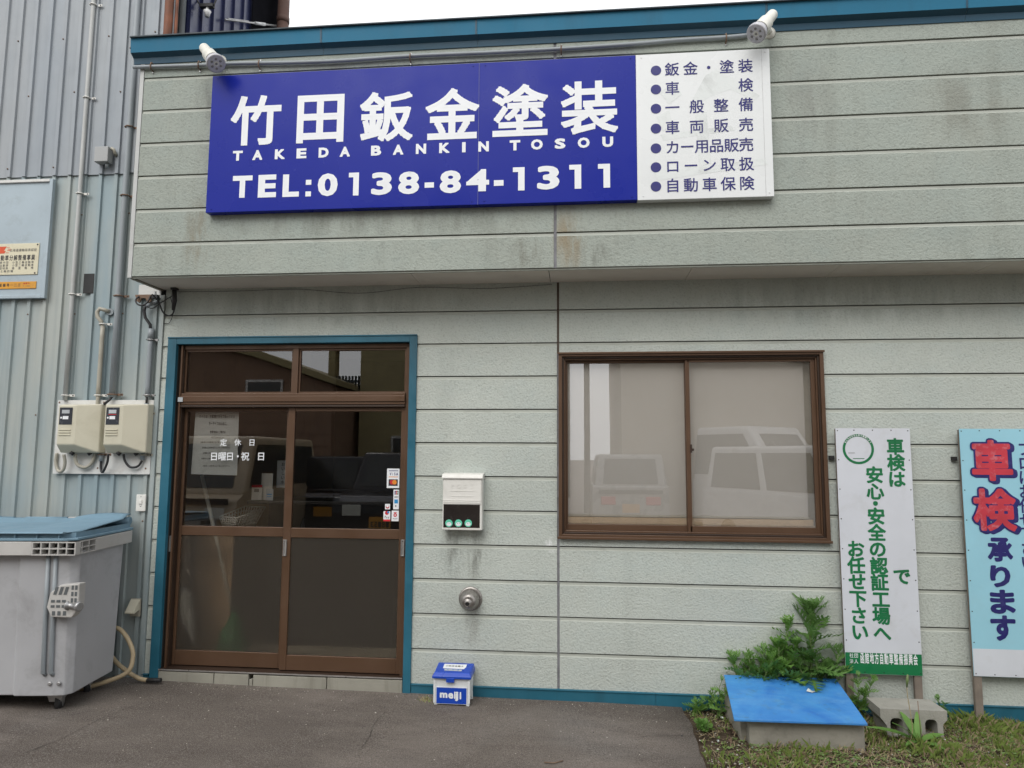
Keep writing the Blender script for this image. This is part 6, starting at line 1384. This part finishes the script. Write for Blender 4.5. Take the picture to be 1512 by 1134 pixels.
def car(lab, x, y, w, length, h, hood, m, facing, plate=None, name='parked_car', zw=None, rot=0, bonnet=.45):
    """side profile extruded across the width; facing +1: nose toward the office, -1: tail toward it"""
    t_ = thing(name, lab, 'car', (x, y - length / 2, 0)); zb_ = .22; zw = zw or h * .55
    F = y if facing > 0 else y - length; sgn = -1 if facing > 0 else 1
    Y = lambda d: F + sgn * d
    body = [(0.05, zb_), (0.0, zw * .7), (.06, zw * .92), (hood, zw), (length - .03, zw + .04), (length, zb_ + .2), (length - .05, zb_)]
    s_ = MB(); s_.prism([(Y(a_), b_) for a_, b_ in body], 'x', x - w / 2, x + w / 2, m); s_.build('body', t_, bevel=.05, seg=3)
    cab0 = [(hood - .02, zw - .02), (length - .04, zw - .02)]; cab1 = [(hood + bonnet, h), (length - .18, h)]
    i_ = .10; V = [(x - w / 2 + .02, Y(cab0[0][0]), zw - .02), (x + w / 2 - .02, Y(cab0[0][0]), zw - .02), (x + w / 2 - .02, Y(cab0[1][0]), zw - .02), (x - w / 2 + .02, Y(cab0[1][0]), zw - .02),
                   (x - w / 2 + i_, Y(cab1[0][0]), h), (x + w / 2 - i_, Y(cab1[0][0]), h), (x + w / 2 - i_, Y(cab1[1][0]), h), (x - w / 2 + i_, Y(cab1[1][0]), h)]
    s_ = MB(); s_.hexa(V, m); s_.build('cabin', t_, bevel=.06, seg=3)
    VV = [Vector(v) for v in V]
    def pane(a_, b_, c_, d_, n0=.12, n1=.88, lo=.12, hi=.86):
        A = a_.lerp(b_, n0).lerp(d_.lerp(c_, n0), lo); B_ = a_.lerp(b_, n1).lerp(d_.lerp(c_, n1), lo); C_ = a_.lerp(b_, n1).lerp(d_.lerp(c_, n1), hi); D_ = a_.lerp(b_, n0).lerp(d_.lerp(c_, n0), hi)
        nn = (B_ - A).cross(D_ - A).normalized(); cen = sum(VV, Vector()) / 8
        if nn.dot(A - cen) < 0: nn = -nn
        s_ = MB(); s_.poly([p + nn * .008 for p in (A, B_, C_, D_)], 'carwin'); s_.build('window', t_)
    pane(VV[0], VV[1], VV[5], VV[4]); pane(VV[2], VV[3], VV[7], VV[6])
    for n0, n1 in ((.06, .47), (.52, .94)): pane(VV[1], VV[2], VV[6], VV[5], n0, n1); pane(VV[3], VV[0], VV[4], VV[7], n0, n1)
    for sx_ in (-1, 1):
        for d in (.65, length - .7):
            s_ = MB(); s_.lathe([(-.09, .20), (-.08, .29), (.08, .29), (.09, .20)], (x + sx_ * (w / 2 - .09), Y(d), .29), (1, 0, 0), 'black', 20); o_ = s_.build('wheel', t_); s_ = MB(); s_.lathe([(-.092, .18), (.092, .18)], (x + sx_ * (w / 2 - .09), Y(d), .29), (1, 0, 0), 'steel', 14); s_.build('rim', o_)
        fy = y + .004; s_ = MB(); s_.box(x + sx_ * (w / 2 - .30) - .14, x + sx_ * (w / 2 - .30) + .14, fy - .04, fy + .012, zw * .66, zw * .82, 'lampface' if facing > 0 else 'redplain'); s_.build('headlight' if facing > 0 else 'tail_lamp', t_, bevel=.01)
    s_ = MB(); s_.box(x - w * .42, x + w * .42, y - .03, y + .015, zw * .87, zw * .95, 'lampring' if m == 'paintblack' else 'black'); s_.build('grille', t_)
    s_ = MB(); s_.box(x - .165, x + .165, y + .0, y + .02, .50, .665, 'amber' if 'kei' in lab else 'letterwhite'); o_ = s_.build('number_plate', t_)
    if plate:
        s_ = MB(); yy = y + .0215
        for i, ch in enumerate(plate): put_glyph(s_, ch, 'black_ink', Vector((0, yy, 0)), Vector((-1, 0, 0)), UZ, Vector((0, 1, 0)), (-(x) - .14 + i * .058, -(x) - .14 + i * .058 + .045, .515, .60), None, .03)
        s_.build('plate_number', o_)
    t_.rotation_euler.z = R(rot); return t_
car('black boxy kei car facing the office', -2.80, -5.4, 1.48, 3.4, 1.62, .75, 'paintblack', 1, '18-53', zw=1.02)
car('dark hatchback behind the black kei car', -4.35, -7.2, 1.65, 3.8, 1.55, .9, 'paintblack', -1, zw=.95)
car('beige kei van at the far left of the forecourt', -5.4, -4.6, 1.45, 3.3, 1.85, .25, 'paintbeige', 1, zw=1.0)
car('silver kei car with its tail to the office', 1.12, -8.9, 1.46, 3.3, 1.62, .6, 'paintsilver', -1, zw=.98)
car('white high-roof van nose towards the office', 3.3, -8.6, 1.80, 4.8, 2.20, .35, 'paintwhite', 1, zw=1.10, rot=-38, bonnet=.75)
car('white kei truck parked beside the white van', 3.85, -5.9, 1.45, 3.3, 1.76, .2, 'paintwhite', 1, zw=.95, rot=-30, bonnet=.55)
